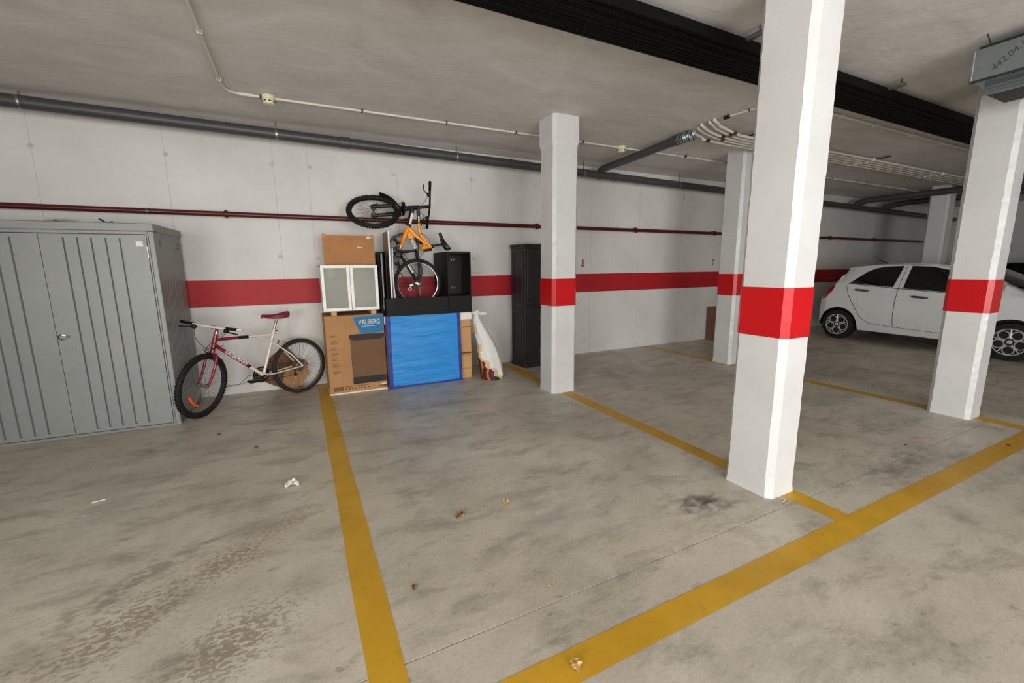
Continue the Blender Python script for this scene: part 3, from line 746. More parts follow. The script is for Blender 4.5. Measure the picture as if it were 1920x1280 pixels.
# plank and foam sheet
t = thing('melamine_plank', (1.03, 5.6, .97), 'tall brown melamine board standing on edge with a white front edge', 'board')
MB().box(1.022, 1.04, 5.452, 5.80, .967, 1.915).build('plank', M['melam'], t)
MB().box(1.0215, 1.0405, 5.447, 5.452, .967, 1.915).build('edge_strip', M['white'], t)
def fs(u, v):
    return (1.048 + .005 * math.sin(v * 7 + .6), 5.39 + .12 * u, .967 + .74 * v)
w = MB(); w.grid(fs, 4, 30); w.grid(lambda u, v: (fs(u, v)[0] + .011, fs(u, v)[1], fs(u, v)[2]), 4, 30)
w.loft([[fs(0, k / 30), (fs(0, k / 30)[0] + .011, fs(0, k / 30)[1], fs(0, k / 30)[2])] for k in range(31)], False, False, False)
tag(w.build('foam_sheet', M['foamwhite'], None, True), 'wavy white foam sheet beside the brown board', 'sheet')
o = MB().tube([(1.095, 5.74, .975), (1.095, 5.74, 1.72), (1.10, 5.74, 1.80), (1.16, 5.74, 1.865), (1.24, 5.74, 1.905), (1.36, 5.74, 1.91), (1.44, 5.74, 1.87), (1.46, 5.74, 1.78), (1.46, 5.74, .975)], .016, 10).build('bent_tube_frame', M['greymetal'], None, True)
tag(o, 'dark grey bent tube frame standing behind the orange bicycle', 'frame')

# ------------------------------------------------------------------ bag of cloths
t = thing('woven_sack', (2.2, 5.15, 0), 'white sack tied at the top, slumped against the box', 'sack')
axis = [((2.225, 5.10, .0), .14, .125), ((2.225, 5.105, .06), .162, .135), ((2.21, 5.12, .2), .165, .13), ((2.185, 5.14, .34), .150, .12), ((2.17, 5.16, .48), .12, .10), ((2.13, 5.185, .60), .10, .085), ((2.095, 5.20, .70), .075, .065), ((2.07, 5.215, .79), .05, .045), ((2.065, 5.22, .86), .024, .022), ((2.075, 5.22, .90), .034, .03), ((2.085, 5.22, .915), .02, .02)]
rings = []
for i, ((x, y, z), rx, ry) in enumerate(axis):
    ring = []
    for k in range(72):
        a = k * 2 * math.pi / 72
        w_ = 1 + .10 * noise.noise(Vector((math.cos(a) * 1.6, math.sin(a) * 1.6, z * 4))) + .045 * math.sin(a * 7 + z * 6) * min(1, (.9 - z) + .15)
        ring.append((x + rx * w_ * math.cos(a), y + ry * w_ * math.sin(a), z + (.015 * noise.noise(Vector((x + math.cos(a) * 2, math.sin(a) * 2, 5))) if 0 < i < 9 else 0)))
    rings.append(ring)
# coloured cloth shows through the torn lower left, a tan printed strip borders it
fine = []
for i in range(len(rings) - 1):
    for k in range(8): fine.append([tuple(Vector(p).lerp(Vector(q), k / 8)) for p, q in zip(rings[i], rings[i + 1])])
fine.append(rings[-1]); rings = fine
n = 72
pieces = {}
order = ['brown', 'maroon', 'brown', 'ochre', 'maroon', 'maroon', 'ochre', 'maroon', 'purple', 'green', 'green']
for i in range(len(rings) - 1):
    for k in range(n):
        q = [Vector(rings[i][k]), Vector(rings[i][(k + 1) % n]), Vector(rings[i + 1][(k + 1) % n]), Vector(rings[i + 1][k])]
        z = sum(p.z for p in q) / 4; a = k * 5 + 2.5
        amax = 180 + 112 * (1 - z / .36) + 9 * math.sin(z * 55 + 1)
        key = 'bag'
        if 120 < a < amax and z < .36: ki = min(10, max(0, int((a - 165) / 11 + .7 * math.sin(z * 22)))); key = order[ki] + ' %d' % ki
        elif 120 < a < amax + 24 and z < .38: key = 'bagtan'
        elif 165 < a < 222 and .38 <= z < .47: key = 'bagtan mid'
        elif 160 < a < 215 and .60 < z < .74: key = 'bagtan top'
        if key[:3] != 'bag':
            c0 = Vector((2.235, 5.12, 0))
            q = [Vector((p.x + (c0.x - p.x) * .05 + .012 * noise.noise(p * 22), p.y + (c0.y - p.y) * .05 + .012 * noise.noise(p * 22 + Vector((5, 0, 0))), max(0, p.z))) for p in q]
        pieces.setdefault(key, MB()).add(q, [(0, 1, 2, 3)])
wh = pieces.pop('bag')
for key, mb in pieces.items():
    kk = key.split()[0]
    mb.build('tan_print' if kk == 'bagtan' else 'cloth_lump', M[kk], t, True, label='tan printed strip' if kk == 'bagtan' else kk + ' cloth showing through the torn sack')
wh.add(rings[0], [tuple(range(n))])
wh.build('sack_cloth', M['bag'], t, True)
MB().loft([[(2.06 + .055 * math.cos(a * math.pi / 8) * f, 5.22 + .03 * math.sin(a * math.pi / 8) * f, z) for a in range(16)] for z, f in ((.845, .35), (.865, .9), (.885, 1.0), (.905, .5))]).build('knot', M['bag'], t, True)
MB().ball((2.155, 5.20, .865), (.065, .022, .026), 12, 8).build('knot_loop', M['bag'], t, True)

# ------------------------------------------------------------------ black wooden cabinet behind the column
CB = Matrix.Translation((2.885, 5.385, 0)) @ Matrix.Rotation(math.radians(4), 4, 'Z')
t = thing('wooden_cabinet', (3.2, 5.6, 0), 'tall black stained wooden cabinet half hidden behind a column', 'cabinet')
w_, d_, hh = .72, .38, 1.79
MB(CB).bbox(0, w_, 0, d_, .03, hh - .03, .004).build('carcass', M['darkwood'], t)
MB(CB).bbox(-.015, w_ + .015, -.015, d_, 0, .06, .006).build('plinth', M['darkwood'], t)
MB(CB).bbox(-.03, w_ + .03, -.03, d_, hh - .03, hh + .0, .006).build('cornice', M['darkwood'], t)
MB(CB).bbox(-.015, w_ + .015, -.015, d_, hh - .06, hh - .03, .006).build('cornice_moulding', M['darkwood'], t)
for z0, z1 in ((.10, .80), (.99, hh - .12), (.83, .96)):
    p = MB(CB)
    for a, b, c_, e_ in ((.04, .055, z0, z1), (d_ - .055, d_ - .04, z0, z1)): p.bbox(-.008, .002, a, b, c_, e_, .003)
    p.bbox(-.008, .002, .04, d_ - .04, z0, z0 + .015, .003); p.bbox(-.008, .002, .04, d_ - .04, z1 - .015, z1, .003)
    p.build('side_panel_moulding', M['darkwood'], t)
for z0, z1 in ((.07, .88), (.93, hh - .07)):
    for a, b in ((.03, w_ / 2 - .003), (w_ / 2 + .003, w_ - .03)):
        dr = MB(CB).bbox(a, b, -.016, .002, z0, z1, .004).build('door', M['darkwood'], t)
        nl = 26
        for k in range(nl):
            zz = z0 + .05 + (z1 - z0 - .1) * k / nl
            MB(CB).bbox(a + .045, b - .045, -.021, -.014, zz, zz + (z1 - z0 - .1) / nl * .55, .002).build('slat', M['darkwood'], dr)
        MB(CB).ball((b - .02 if a < .1 else a + .02, -.026, (z0 + z1) / 2), .011, 10, 6).build('knob', M['greymetal'], dr)
MB(CB).bbox(.0, w_, -.04, .0, .885, .915, .004).build('middle_ledge', M['darkwood'], t)

# ------------------------------------------------------------------ cardboard scraps behind the bicycle, boxes at the far bay
t = thing('torn_cardboard', (-.2, 5.8, 0), 'torn brown cardboard pieces leaning on the wall behind the bicycle wheel', 'cardboard')
TC = Matrix.Translation((0, 5.79, 0)) @ Matrix.Rotation(math.radians(-6), 4, 'X')
MB(TC).prism([(-.46, .12), (-.30, .03), (-.04, .22), (.02, .30), (-.02, .36), (-.06, .34), (-.20, .53), (-.34, .46), (-.40, .40), (-.44, .30)], 1, .0, .01).build('cardboard_sheet', M['carddark'], t)
MB(TC).prism([(-.30, .005), (-.12, .0), (.03, .18), (-.01, .34), (-.14, .32), (-.26, .2)], 1, -.02, -.008).build('cardboard_sheet', M['card'], t)
MB(TC).prism([(-.48, .20), (-.36, .12), (-.3, .26), (-.40, .38)], 1, -.034, -.024).build('cardboard_sheet', M['carddark'], t)

o = MB(Matrix.Translation((7.28, 5.45, 0)) @ Matrix.Rotation(math.radians(2), 4, 'Z')); o.bbox(0, .55, 0, .40, 0, .655, .006)
t = thing('cardboard_box', (7.5, 5.6, 0), 'dark brown cardboard box against the wall, mostly hidden by a column', 'box')
o.build('box_body', M['carddark'], t)
F2 = Matrix.Translation((7.28, 5.45, 0))
MB(F2).prism([(0, .10), (-.09, .19), (-.015, .30), (0, .30)], 1, .02, .028).build('flap', M['card'], t)
MB(F2).prism([(0, .45), (-.045, .50), (-.03, .55), (0, .56)], 1, .02, .028).build('flap', M['carddark'], t)
o = MB(Matrix.Translation((7.33, 5.36, 0)) @ Matrix.Rotation(math.radians(-5), 4, 'Y')); o.bbox(0.04, .4, 0, .06, 0.03, .40, .005)
tag(o.build('cardboard_box', M['card']), 'flattened tan cardboard box leaning on the dark box in the far bay', 'box')

# ------------------------------------------------------------------ litter
def leaf(x, y, s, mt, lab, nm='dry_leaf', cat='leaf', curl=.5, seed=0):
    rnd = random.Random(seed * 7 + 1)
    mm = Matrix.Translation((x, y, 0)) @ Matrix.Rotation(rnd.uniform(0, 6.28), 4, 'Z')
    def fn(u, v):
        a = u * 2 - 1
        wd_ = math.sin(math.pi * (v * .94 + .03)) ** .7 * (.62 + .25 * math.sin(v * 17 + seed))
        px = a * wd_ * s * .5; py = (v - .5) * s
        pz = .003 + s * curl * (.35 * a * a + .25 * math.sin(v * 3.2) ** 2 * (1 if seed % 2 else .4)) + s * .08 * (1 + noise.noise(Vector((a * 2, v * 4, seed))))
        return (px, py, max(.001, pz))
    mb = MB(mm); mb.grid(fn, 8, 12)
    mb.v = [p - Vector((0, 0, min(q.z for q in mb.v) - .0005)) for p in mb.v]
    return tag(mb.build(nm, M[mt], None, True), lab, cat)
leaf(-.156, 3.078, .085, 'greywhite', 'crumpled white tissue on the floor left of the yellow bay line', 'tissue', 'tissue', .8, 1)
leaf(1.043, 2.216, .055, 'leaf', 'pale curled leaf in the middle of the empty bay', seed=3, curl=.8)
leaf(.743, 2.214, .065, 'leafbrown', 'brown crumpled leaf left of the pale leaf in the empty bay', seed=5, curl=.7)
leaf(.760, 2.225, .03, 'leaf', 'small cream leaf fragment lying against the brown crumpled leaf', seed=6, curl=.8)
leaf(.358, 1.768, .035, 'leafbrown', 'small brown leaf beside the left yellow bay line', seed=7)
leaf(.916, 1.485, .022, 'leaf', 'tiny leaf scrap just behind the floor joint', seed=8)
leaf(.794, 1.10, .055, 'leaf', 'curled cream leaf lying on the wide yellow line', seed=9, curl=.7)
leaf(2.586, 1.421, .05, 'leaf', 'small yellow leaf at the foot of the nearest column', seed=11)
leaf(-.756, 4.429, .035, 'pink', 'small dark pink scrap on the floor near the locker', 'scrap', 'scrap', .6, 12)
leaf(-.43, 3.944, .04, 'leafbrown', 'tan leaf on the floor in front of the red and white bicycle', seed=13)
leaf(5.02, 1.12, .03, 'bikeblack', 'black scrap on the far end of the wide yellow line', 'scrap', 'scrap', .3, 14)
leaf(4.317, 1.503, .022, 'bikeblack', 'tiny black scrap on the concrete between the two front columns', 'scrap', 'scrap', .3, 15)
o = MB(Matrix.Translation((-1.27, 3.445, .003)) @ Matrix.Rotation(.15, 4, 'Z')); o.tube([(-.035, 0, 0), (.035, .004, 0)], .0028, 6)
tag(o.build('white_stick', M['paper']), 'short white stick lying on the dark floor at left', 'stick')

# ------------------------------------------------------------------ bicycles
def wheel(parent, c, ax, R, tr, nsp, mt_tyre, mt_rim, knob=True, name='wheel', T=None):
    """rim (part) with tyre, spokes and hub (sub-parts); c, ax in world"""
    c = Vector(c); ax = Vector(ax).normalized(); u = ax.orthogonal().normalized(); w = ax.cross(u)
    Rr = R - tr * 1.7
    rim = MB(); rim.lathe([(Rr - .012, -.010), (Rr + .006, -.013), (Rr + .006, .013), (Rr - .012, .010), (Rr - .012, -.010)], c, ax, 48, False)
    rim = rim.build(name, mt_rim, parent, True)
    ty = MB(); ty.torus(c, ax, R - tr, tr, 64, 12)
    if knob:
        for k in range(60):
            a = k * 2 * math.pi / 60
            for s, off in ((-1, 0), (1, .5), (0, .25)):
                b = a + off * 2 * math.pi / 60
                d = u * math.cos(b) + w * math.sin(b); tg = ax.cross(d)
                ct = c + d * (R - .0015 - abs(s) * .006) + ax * (s * tr * .62)
                h = [d * .004, tg * .0075, ax * (tr * .24)]
                vs = [ct + h[0] * i + h[1] * j + h[2] * l for i in (-1, 1) for j in (-1, 1) for l in (-1, 1)]
                ty.add(vs, [(0, 1, 3, 2), (4, 6, 7, 5), (0, 4, 5, 1), (2, 3, 7, 6), (0, 2, 6, 4), (1, 5, 7, 3)])
    ty.build('tyre', mt_tyre, rim, True)
    sp = MB()
    for k in range(nsp):
        a = k * 2 * math.pi / nsp; s = 1 if k % 2 else -1
        b = a + (.55 if (k // 2) % 2 else -.55)
        p = c + (u * math.cos(b) + w * math.sin(b)) * .024 + ax * (s * .028); q = c + (u * math.cos(a) + w * math.sin(a)) * (Rr - .008)
        sp.tube([p, q], .0013, 4)
    sp.build('spokes', M['spoke'], rim)
    hb = MB(); hb.lathe([(.006, -.055), (.006, -.036), (.026, -.034), (.026, -.028), (.014, -.024), (.014, .024), (.026, .028), (.026, .034), (.006, .036), (.006, .055)], c, ax, 16)
    hb.build('hub', M['alloy'], rim, True)
    return rim

def saddle_mesh(P, nose, tail, top, W0, W1, drop):
    """P maps (along, side, up) to world; simple lofted saddle"""
    rs = []
    n = 14
    for i in range(n + 1):
        v = i / n; x = nose + (tail - nose) * v
        w = W0 + (W1 - W0) * (0.5 - .5 * math.cos(math.pi * min(1, max(0, (v - .28) / .55))))
        if v > .9: w *= 1 - ((v - .9) / .1) ** 2 * .45
        if v < .08: w *= .55 + .45 * v / .08
        zt = top + .018 * (v - .45) ** 2 * 4 - (.012 if v < .05 else 0); dp = drop * (.55 + .6 * math.sin(math.pi * min(1, v * .62 + .2)) * (v ** .7))
        rs.append([P(x, w * math.cos(a), zt - (dp if math.sin(a) < -.3 else 0) * (1 if math.sin(a) < -.3 else 0) + .012 * max(0, math.sin(a))) for a in [k * 2 * math.pi / 14 for k in range(14)]])
    return MB().loft(rs)

# --- red and white mountain bike on the floor
a2 = Vector((-.070, 5.60, 0)); fd = Vector((-.85989, -.51048, 0)); lf = Vector((.51048, -.85989, 0))
def B(s, l, z): return a2 + fd * s + lf * l + Vector((0, 0, z))
t = thing('mountain_bike', tuple(B(.5, 0, 0)), 'maroon and white mountain bicycle standing between the locker and the printed carton', 'bicycle')
hb_, ht_ = Vector((.897, 0, .645)), Vector((.846, 0, .818))
sa = (ht_ - hb_).normalized(); STM = Matrix.Translation(hb_) @ Matrix.Rotation(math.radians(31), 4, sa) @ Matrix.Translation(-hb_)
def S(s, l, z):
    p = STM @ Vector((s, l, z)); return B(p.x, p.y, p.z)
R1 = .327
wheel(t, B(0, 0, .327), lf, R1, .024, 32, M['tyrebrown'], M['alloy'])
faxd = (S(1.036, 1, .325) - S(1.036, 0, .325)).normalized()
fx = S(1.036, 0, .325); dz = R1 - fx.z
fwc = fx + Vector((0, 0, dz))
wf = wheel(t, fwc, faxd, R1, .026, 32, M['tyre'], M['tyrebrown'])
# orange spoke reflector low on the front wheel
fwd = (S(1.2, 0, .325) - S(1.036, 0, .325)).normalized()
rf = MB()
rf.tube([fwc + fwd * (.20 * math.cos(a)) + Vector((0, 0, .20 * math.sin(a))) + faxd * .012 for a in [math.radians(-58 + k * 7) for k in range(7)]], .012, 8)
rf.build('spoke_reflector', M['reflector'], wf, True, label='orange spoke reflector')
def bt(name, pts, r, mt, fn=B, sub=None, seg=10, label=None): return MB().tube([fn(*p) for p in pts], r, seg).build(name, M[mt], sub or t, True, label)
def lerp(p, q, k): return tuple(p[i] + (q[i] - p[i]) * k for i in range(3))
HT0, HT1, BBp, ST1 = (.897, 0, .645), (.846, 0, .818), (.429, 0, .303), (.262, 0, .79)
bt('head_tube', [HT0, HT1], .021, 'bikered')
TT0, TT1 = (.842, 0, .765), (.270, 0, .742)
bt('top_tube', [TT0, lerp(TT0, TT1, .50)], .0165, 'bikered'); bt('top_tube', [lerp(TT0, TT1, .50), TT1], .0155, 'bikewhite')
bt('top_tube_decal', [lerp(TT0, TT1, .34), lerp(TT0, TT1, .52)], .0172, 'bikeblack')
DT0 = (.872, 0, .715)
dn = bt('down_tube', [DT0, lerp(DT0, BBp, .68)], .0185, 'bikered'); bt('down_tube', [lerp(DT0, BBp, .68), BBp], .0175, 'bikewhite')
bt('down_tube_decal', [lerp(DT0, BBp, .665), lerp(DT0, BBp, .70)], .0189, 'bikeblack')
q0 = B(*lerp(DT0, BBp, .40)); ddir = (B(*BBp) - B(*DT0)).normalized()
text('frame_lettering', 'LEGNANO', .040, frame(q0 + lf * .0185, ddir, Vector((0, 0, 1)) - ddir * ddir.z), M['decal'], t, ext=.001, bold=.001, sx=1.35, shear=.25, label='white LEGNANO lettering on the down tube')
bt('seat_tube', [BBp, ST1], .0160, 'bikewhite'); bt('seat_clamp', [(.268, 0, .765), (.258, 0, .80)], .0195, 'bikewhite')
bt('clamp_lever', [(.262, .02, .785), (.235, .03, .782)], .006, 'bikeblack')
bt('seat_post', [ST1, (.225, 0, .90)], .0135, 'alloy')
for s in (-1, 1):
    bt('seat_stay', [(.449, s * .012, .742), (.27, s * .028, .632), (.12, s * .05, .49), (.0, s * .062, .335)], .0085, 'bikewhite')
    bt('chain_stay', [(.429, s * .03, .303), (.30, s * .045, .305), (.0, s * .062, .33)], .0072, 'bikewhite' if s < 0 else 'bikewhite')
bt('stay_bridge', [(.235, -.035, .61), (.235, .035, .61)], .008, 'bikewhite')
bt('rear_brake', [(.235, .035, .61), (.20, .045, .635), (.19, .06, .66)], .008, 'alloy'); bt('rear_brake', [(.235, -.035, .61), (.20, -.045, .635), (.19, -.06, .66)], .008, 'alloy')
MB().lathe([(.02, -.035), (.024, -.035), (.024, .035), (.02, .035)], B(*BBp), lf, 16).build('bottom_bracket', M['bikewhite'], t, True)
saddle_mesh(lambda x, y, z: B(x, y, z), .385, .085, .955, .022, .075, .045).build('saddle', M['saddle'], t, True, label='maroon saddle')
# cranks: chainrings on the far side
cr = MB(); cc = B(.429, -.045, .303)
for rr, off in ((.088, 0), (.072, .007), (.055, .014)): cr.lathe([(rr - .014, off - .0015), (rr, off - .0015), (rr, off + .0015), (rr - .014, off + .0015), (rr - .014, off - .0015)], cc, lf, 40, False)
for k in range(5):
    a = k * 2 * math.pi / 5; cr.tube([cc, cc + fd * (.075 * math.cos(a)) + Vector((0, 0, .075 * math.sin(a)))], .007, 6)
cr.lathe([(.028, -.004), (.028, .02)], cc, lf, 20)
cr.build('chainring', M['bikeblack'], t, True)
def crank(s, q):
    c_ = bt('crank_arm', [(.429, s * .055, .303), (q[0], s * .075, q[1])], [.013, .009], 'bikeblack' if s > 0 else 'alloy')
    pm = MB(Matrix.Identity(4)); ctr = B(q[0], s * .125, q[1])
    fr_ = Matrix.Identity(4)
    for i in range(3): fr_[i][0] = fd[i]; fr_[i][1] = lf[i]; fr_[i][2] = (0, 0, 1)[i]; fr_[i][3] = ctr[i]
    MB(fr_).bbox(-.048, .048, -.045, .045, -.012, .012, .006).build('pedal', M['bikeblack'], c_)
crank(1, (.598, .288)); crank(-1, (.26, .318))
rc = MB(); cs = B(0, -.035, .327)
for k in range(6): rc.lathe([(.014, k * .0045), (.048 - k * .004, k * .0045), (.048 - k * .004, k * .0045 + .002), (.014, k * .0045 + .002)], cs, -lf, 28)
rc.lathe([(.012, .0), (.078, 0), (.078, .0015), (.012, .0015)], B(0, -.032, .327), -lf, 32)
rc.build('sprockets', M['rust'], t, True)
ch = [(.429 + .088 * math.cos(a), -.045, .303 + .088 * math.sin(a)) for a in [math.radians(-95 + k * 19) for k in range(11)]] + [(.0, -.048, .372), (-.04, -.048, .35), (-.042, -.048, .30), (-.01, -.05, .285), (.02, -.055, .255), (.03, -.055, .22)]
MB().tube([B(*p) for p in ch], .0035, 6, True).build('chain', M['bikeblack'], t)
dr = MB(); dr.tube([B(.0, -.07, .30), B(.012, -.075, .26), B(.03, -.06, .215)], .010, 8); dr.lathe([(.022, -.004), (.022, .004)], B(.03, -.055, .22), lf, 14); dr.lathe([(.022, -.004), (.022, .004)], B(.0, -.055, .272), lf, 14)
dr.build('derailleur', M['bikeblack'], t, True)
# fork
bt('fork_crown', [(.897, 0, .64), (.905, 0, .625)], .022, 'bikered', S)
for s in (-1, 1):
    bt('fork_leg', [(.903, s * .008, .632), (.905, s * .045, .622), (.915, s * .056, .59), (.945, s * .056, .49), (.985, s * .055, .40), (1.036, s * .054, .328)], [.014, .015, .015, .0135, .012, .010], 'bikered', S)
    bt('front_brake', [(.925, s * .050, .56), (.93, s * .035, .60), (.915, s * .02, .63)], .008, 'bikeblack', S)
bt('quick_release', [(1.036, .06, .325), (1.055, .075, .325), (1.075, .078, .345)], .005, 'alloy', S)
# stem and bar
bt('steerer_nut', [(.846, 0, .818), (.836, 0, .846)], .019, 'alloy', S)
bt('stem', [(.838, 0, .842), (.832, 0, .872), (.86, 0, .893), (.905, 0, .908)], [.015, .016, .017, .017], 'bikered', S)
hbm = bt('handlebar', [(.895, .31, .915), (.91, .14, .910), (.91, 0, .908), (.91, -.14, .910), (.895, -.31, .915)], .0115, 'bikewhite', S)
bt('grip', [(.894, -.325, .917), (.903, -.19, .913)], .0155, 'bikeblack', S, hbm); bt('grip', [(.905, .15, .911), (.899, .26, .914)], .0155, 'bikeblack', S, hbm)
for s in (-1, 1):
    bt('brake_lever', [(.905, s * .16, .907), (.94, s * .18, .893), (.95, s * .23, .885), (.945, s * .30, .88)], .0065, 'bikeblack', S, hbm)
    MB().ball(S(.925, s * .165, .893), .024, 12, 8).build('shifter', M['bikeblack'], hbm, True)
for pts in ([(.92, .17, .89), (1.0, .16, .83), (1.03, .08, .74), (.98, .02, .68), (.92, .02, .63)], [(.93, -.16, .89), (1.01, -.08, .80), (1.0, .03, .70), (.9, .03, .69), (.80, .02, .70)], [(.92, .16, .89), (1.05, .13, .82), (1.06, .05, .70), (.95, .03, .66), (.86, .03, .70)]):
    # smooth the loop
    q = []
    for i in range(len(pts) - 1):
        p0, p1, p2, p3 = pts[max(0, i - 1)], pts[i], pts[i + 1], pts[min(len(pts) - 1, i + 2)]
        for k in range(6):
            x = k / 6; q.append(tuple(.5 * (2 * p1[j] + (p2[j] - p0[j]) * x + (2 * p0[j] - 5 * p1[j] + 4 * p2[j] - p3[j]) * x * x + (3 * p1[j] - p0[j] - 3 * p2[j] + p3[j]) * x ** 3) for j in range(3)))
    q.append(pts[-1])
    MB().tube([B(*p) if i > 16 else S(*p) for i, p in enumerate(q)], .0028, 6).build('brake_cable', M['cable'], t, True)
bt('loose_cable', [(.53, .03, .335), (.60, .04, .34), (.66, .05, .30), (.70, .05, .27), (.78, .05, .275), (.86, .05, .30)], .0025, 'cable')
bt('loose_cable', [(.45, .03, .30), (.60, .05, .275), (.75, .06, .265), (.87, .06, .275)], .002, 'cable')

# --- orange full-suspension bicycle stored upright on the black cabinet
OY = 5.50
def O(x, z, l=0): return Vector((x, OY + l, z))
t = thing('suspension_bike', (1.38, OY, .966), 'orange and black suspension bicycle stood upright on its rear wheel above the black cabinets', 'bicycle')
R2 = .308
rx, rz = 1.380, 1.276
wheel(t, O(rx, rz), (0, 1, 0), R2, .024, 28, M['tyre'], M['alloy'])
H0, H1 = O(.879, 2.145), O(1.585, 2.238)
sd = (H1 - H0).normalized()
A = Vector((0, -math.cos(math.radians(48)), math.sin(math.radians(48)))); A = (A - sd * A.dot(sd)).normalized()
Bv = sd.cross(A)
wheel(t, H0, A, R2, .029, 28, M['tyre'], M['bikeblack'])
def bo(name, pts, r, mt, sub=None, seg=10, label=None): return MB().tube(pts, r, seg).build(name, M[mt], sub or t, True, label)
def K(d, a=0, b=0): return H0 + sd * d + A * a + Bv * b
for s in (-1, 1):
    fk = bo('fork_lower', [K(-.03, s * .062), K(.0, s * .066), K(.06, s * .064), K(.29, s * .062)], [.018, .024, .022, .024], 'bikeblack')
    bo('stanchion', [K(.29, s * .062), K(.36, s * .062)], .016, 'alloy', fk)
MB().tube([K(.27, -.07), K(.30, -.05, .05), K(.30, .05, .05), K(.27, .07)], .026, 10).build('fork_arch', M['bikeblack'], t, True)
bo('fork_crown', [K(.36, -.085), K(.365, 0), K(.36, .085)], [.024, .03, .024], 'bikeblack')
bo('brake_arm', [K(.22, .07), K(.24, .085, .03), K(.27, .06, .09)], .010, 'bikeblack'); bo('brake_arm', [K(.22, -.07), K(.24, -.085, .03), K(.27, -.06, .09)], .010, 'bikeblack')
bo('axle_lever', [K(0, .07), K(-.005, .095), K(.06, .10)], .006, 'bikeblack')
# mudguard curving over the tyre
def mg(u, v):
    a = math.radians(12 + 52 * u); r = R2 + .012 + .02 * u
    w = (.03 + .025 * u) * (v * 2 - 1)
    return K(r * math.cos(a), w, -r * math.sin(a) * 1) + (Bv * 0)
MB().grid(mg, 14, 4).build('mudguard', M['bikeblack'], t, True)
bo('head_tube', [K(.36), K(.42), K(.56)], [.034, .03, .026], 'bikeblack')
stm = bo('stem', [K(.56), K(.66), K(.70)], [.02, .019, .021], 'bikeblack')
hbm = bo('handlebar', [K(.69, .335, -.01), K(.70, .16, -.01), K(.705, 0, 0), K(.70, -.16, -.01), K(.69, -.335, -.01)], .0125, 'bikeblack')
for s in (-1, 1):
    bo('grip', [K(.689, s * .345, -.01), K(.694, s * .22, -.01)], [.018, .017], 'bikeblack', hbm)
    bo('brake_lever', [K(.695, s * .17), K(.66, s * .18, -.02), K(.625, s * .22, -.03), K(.615, s * .30, -.03)], .007, 'bikeblack', hbm)
    MB().ball(K(.68, s * .175), .027, 12, 8).build('shifter', M['bikeblack'], hbm, True)
bo('brake_cable', [K(.67, -.16), K(.60, -.12, -.06), K(.53, -.05, -.08), K(.45, 0, -.05)], .003, 'cable'); bo('brake_cable', [K(.67, .16), K(.62, .12, .05), K(.55, .06, .08), K(.40, .02, .03)], .003, 'cable')
# frame
bo('down_tube', [O(1.352, 2.19), O(1.294, 1.978)], .029, 'bikeblack'); bo('down_tube', [O(1.297, 1.99), O(1.185, 1.735)], .028, 'bikeorange')
bo('tube_end', [O(1.188, 1.742), O(1.170, 1.703)], .0245, 'alloy')
dd = (O(1.294, 1.978) - O(1.352, 2.19)).normalized()
MB(frame(O(1.326, 2.075) + Vector((0, -.0285, 0)), dd, (1, 0, .2))).bbox(-.07, .07, -.014, .014, -.002, .0015, .001).build('frame_decal', M['decal'], t, label='white lettering patch on the black tube')
bo('top_tube', [O(1.425, 2.20), O(1.424, 2.02)], .022, 'bikeblack'); bo('top_tube', [O(1.424, 2.03), O(1.428, 1.94), O(1.452, 1.87), O(1.51, 1.80), O(1.555, 1.745)], .022, 'bikeorange')
MB().bbox(1.414, 1.432, OY - .0245, OY - .02, 2.04, 2.11, .002).build('frame_decal', M['decal'], t)
bo('main_brace', [O(1.30, 1.955), O(1.40, 1.845), O(1.50, 1.765)], [.030, .036, .032], 'bikeorange')
bo('seat_tube', [O(1.44, 1.715), O(1.585, 1.742)], [.028, .022], 'bikeorange'); bo('seat_clamp', [O(1.575, 1.74), O(1.60, 1.745)], .025, 'bikeblack')
bo('frame_link', [O(1.47, 1.69), O(1.58, 1.70)], .016, 'bikeblack')
MB().prism([(1.29, 1.93), (1.35, 1.86), (1.325, 1.815), (1.27, 1.85)], 1, OY - .012, OY + .012).build('gusset', M['bikeorange'], t)
bo('seat_post', [O(1.58, 1.743), O(1.735, 1.772)], .0135, 'bikeblack')
sf = (O(1.698, 1.915) - O(1.812, 1.70)).normalized(); su = Vector((sf.z, 0, -sf.x))
s0 = O(1.812, 1.70)
saddle_mesh(lambda x, y, z: s0 + sf * x + Vector((0, y, 0)) + su * z, .245, 0, -.005, .018, .07, .045).build('saddle', M['bikeblack'], t, True)
sh = MB(); p, q = O(1.318, 1.83), O(1.376, 1.70); dv = (q - p)
for k in range(8): sh.torus(p + dv * (.12 + .76 * k / 7), dv, .022, .0065, 18, 6)
sh.build('shock_spring', M['decal'], t, True, label='white shock absorber spring'); bo('shock_body', [p, q], .014, 'bikeblack')
bo('swing_arm', [O(1.15, 1.665), O(1.26, 1.672), O(1.375, 1.69)], .017, 'bikeblack')
for s in (-1, 1):
    bo('chain_stay', [O(1.17, 1.64, s * .02), O(1.22, 1.56, s * .05), O(rx - .005, rz + .01, s * .062)], .012, 'bikeblack')
    bo('seat_stay', [O(1.375, 1.69, s * .025), O(1.39, 1.60, s * .05), O(1.425, 1.42, s * .06), O(rx, rz, s * .062)], .012, 'bikeblack')
MB(frame(O(1.275, 1.455) + Vector((0, -.074, 0)), (rx - 1.22, 0, rz - 1.56), (1, 0, .5))).bbox(-.06, .06, -.008, .008, -.002, .002, .001).build('frame_decal', M['decal'], t)
cr = MB(); cc = O(1.135, 1.648, .04)
for rr in (.085, .065): cr.lathe([(rr - .018, -.0015), (rr, -.0015), (rr, .0015), (rr - .018, .0015), (rr - .018, -.0015)], cc + Vector((0, .01 * (rr < .08), 0)), (0, 1, 0), 36, False)
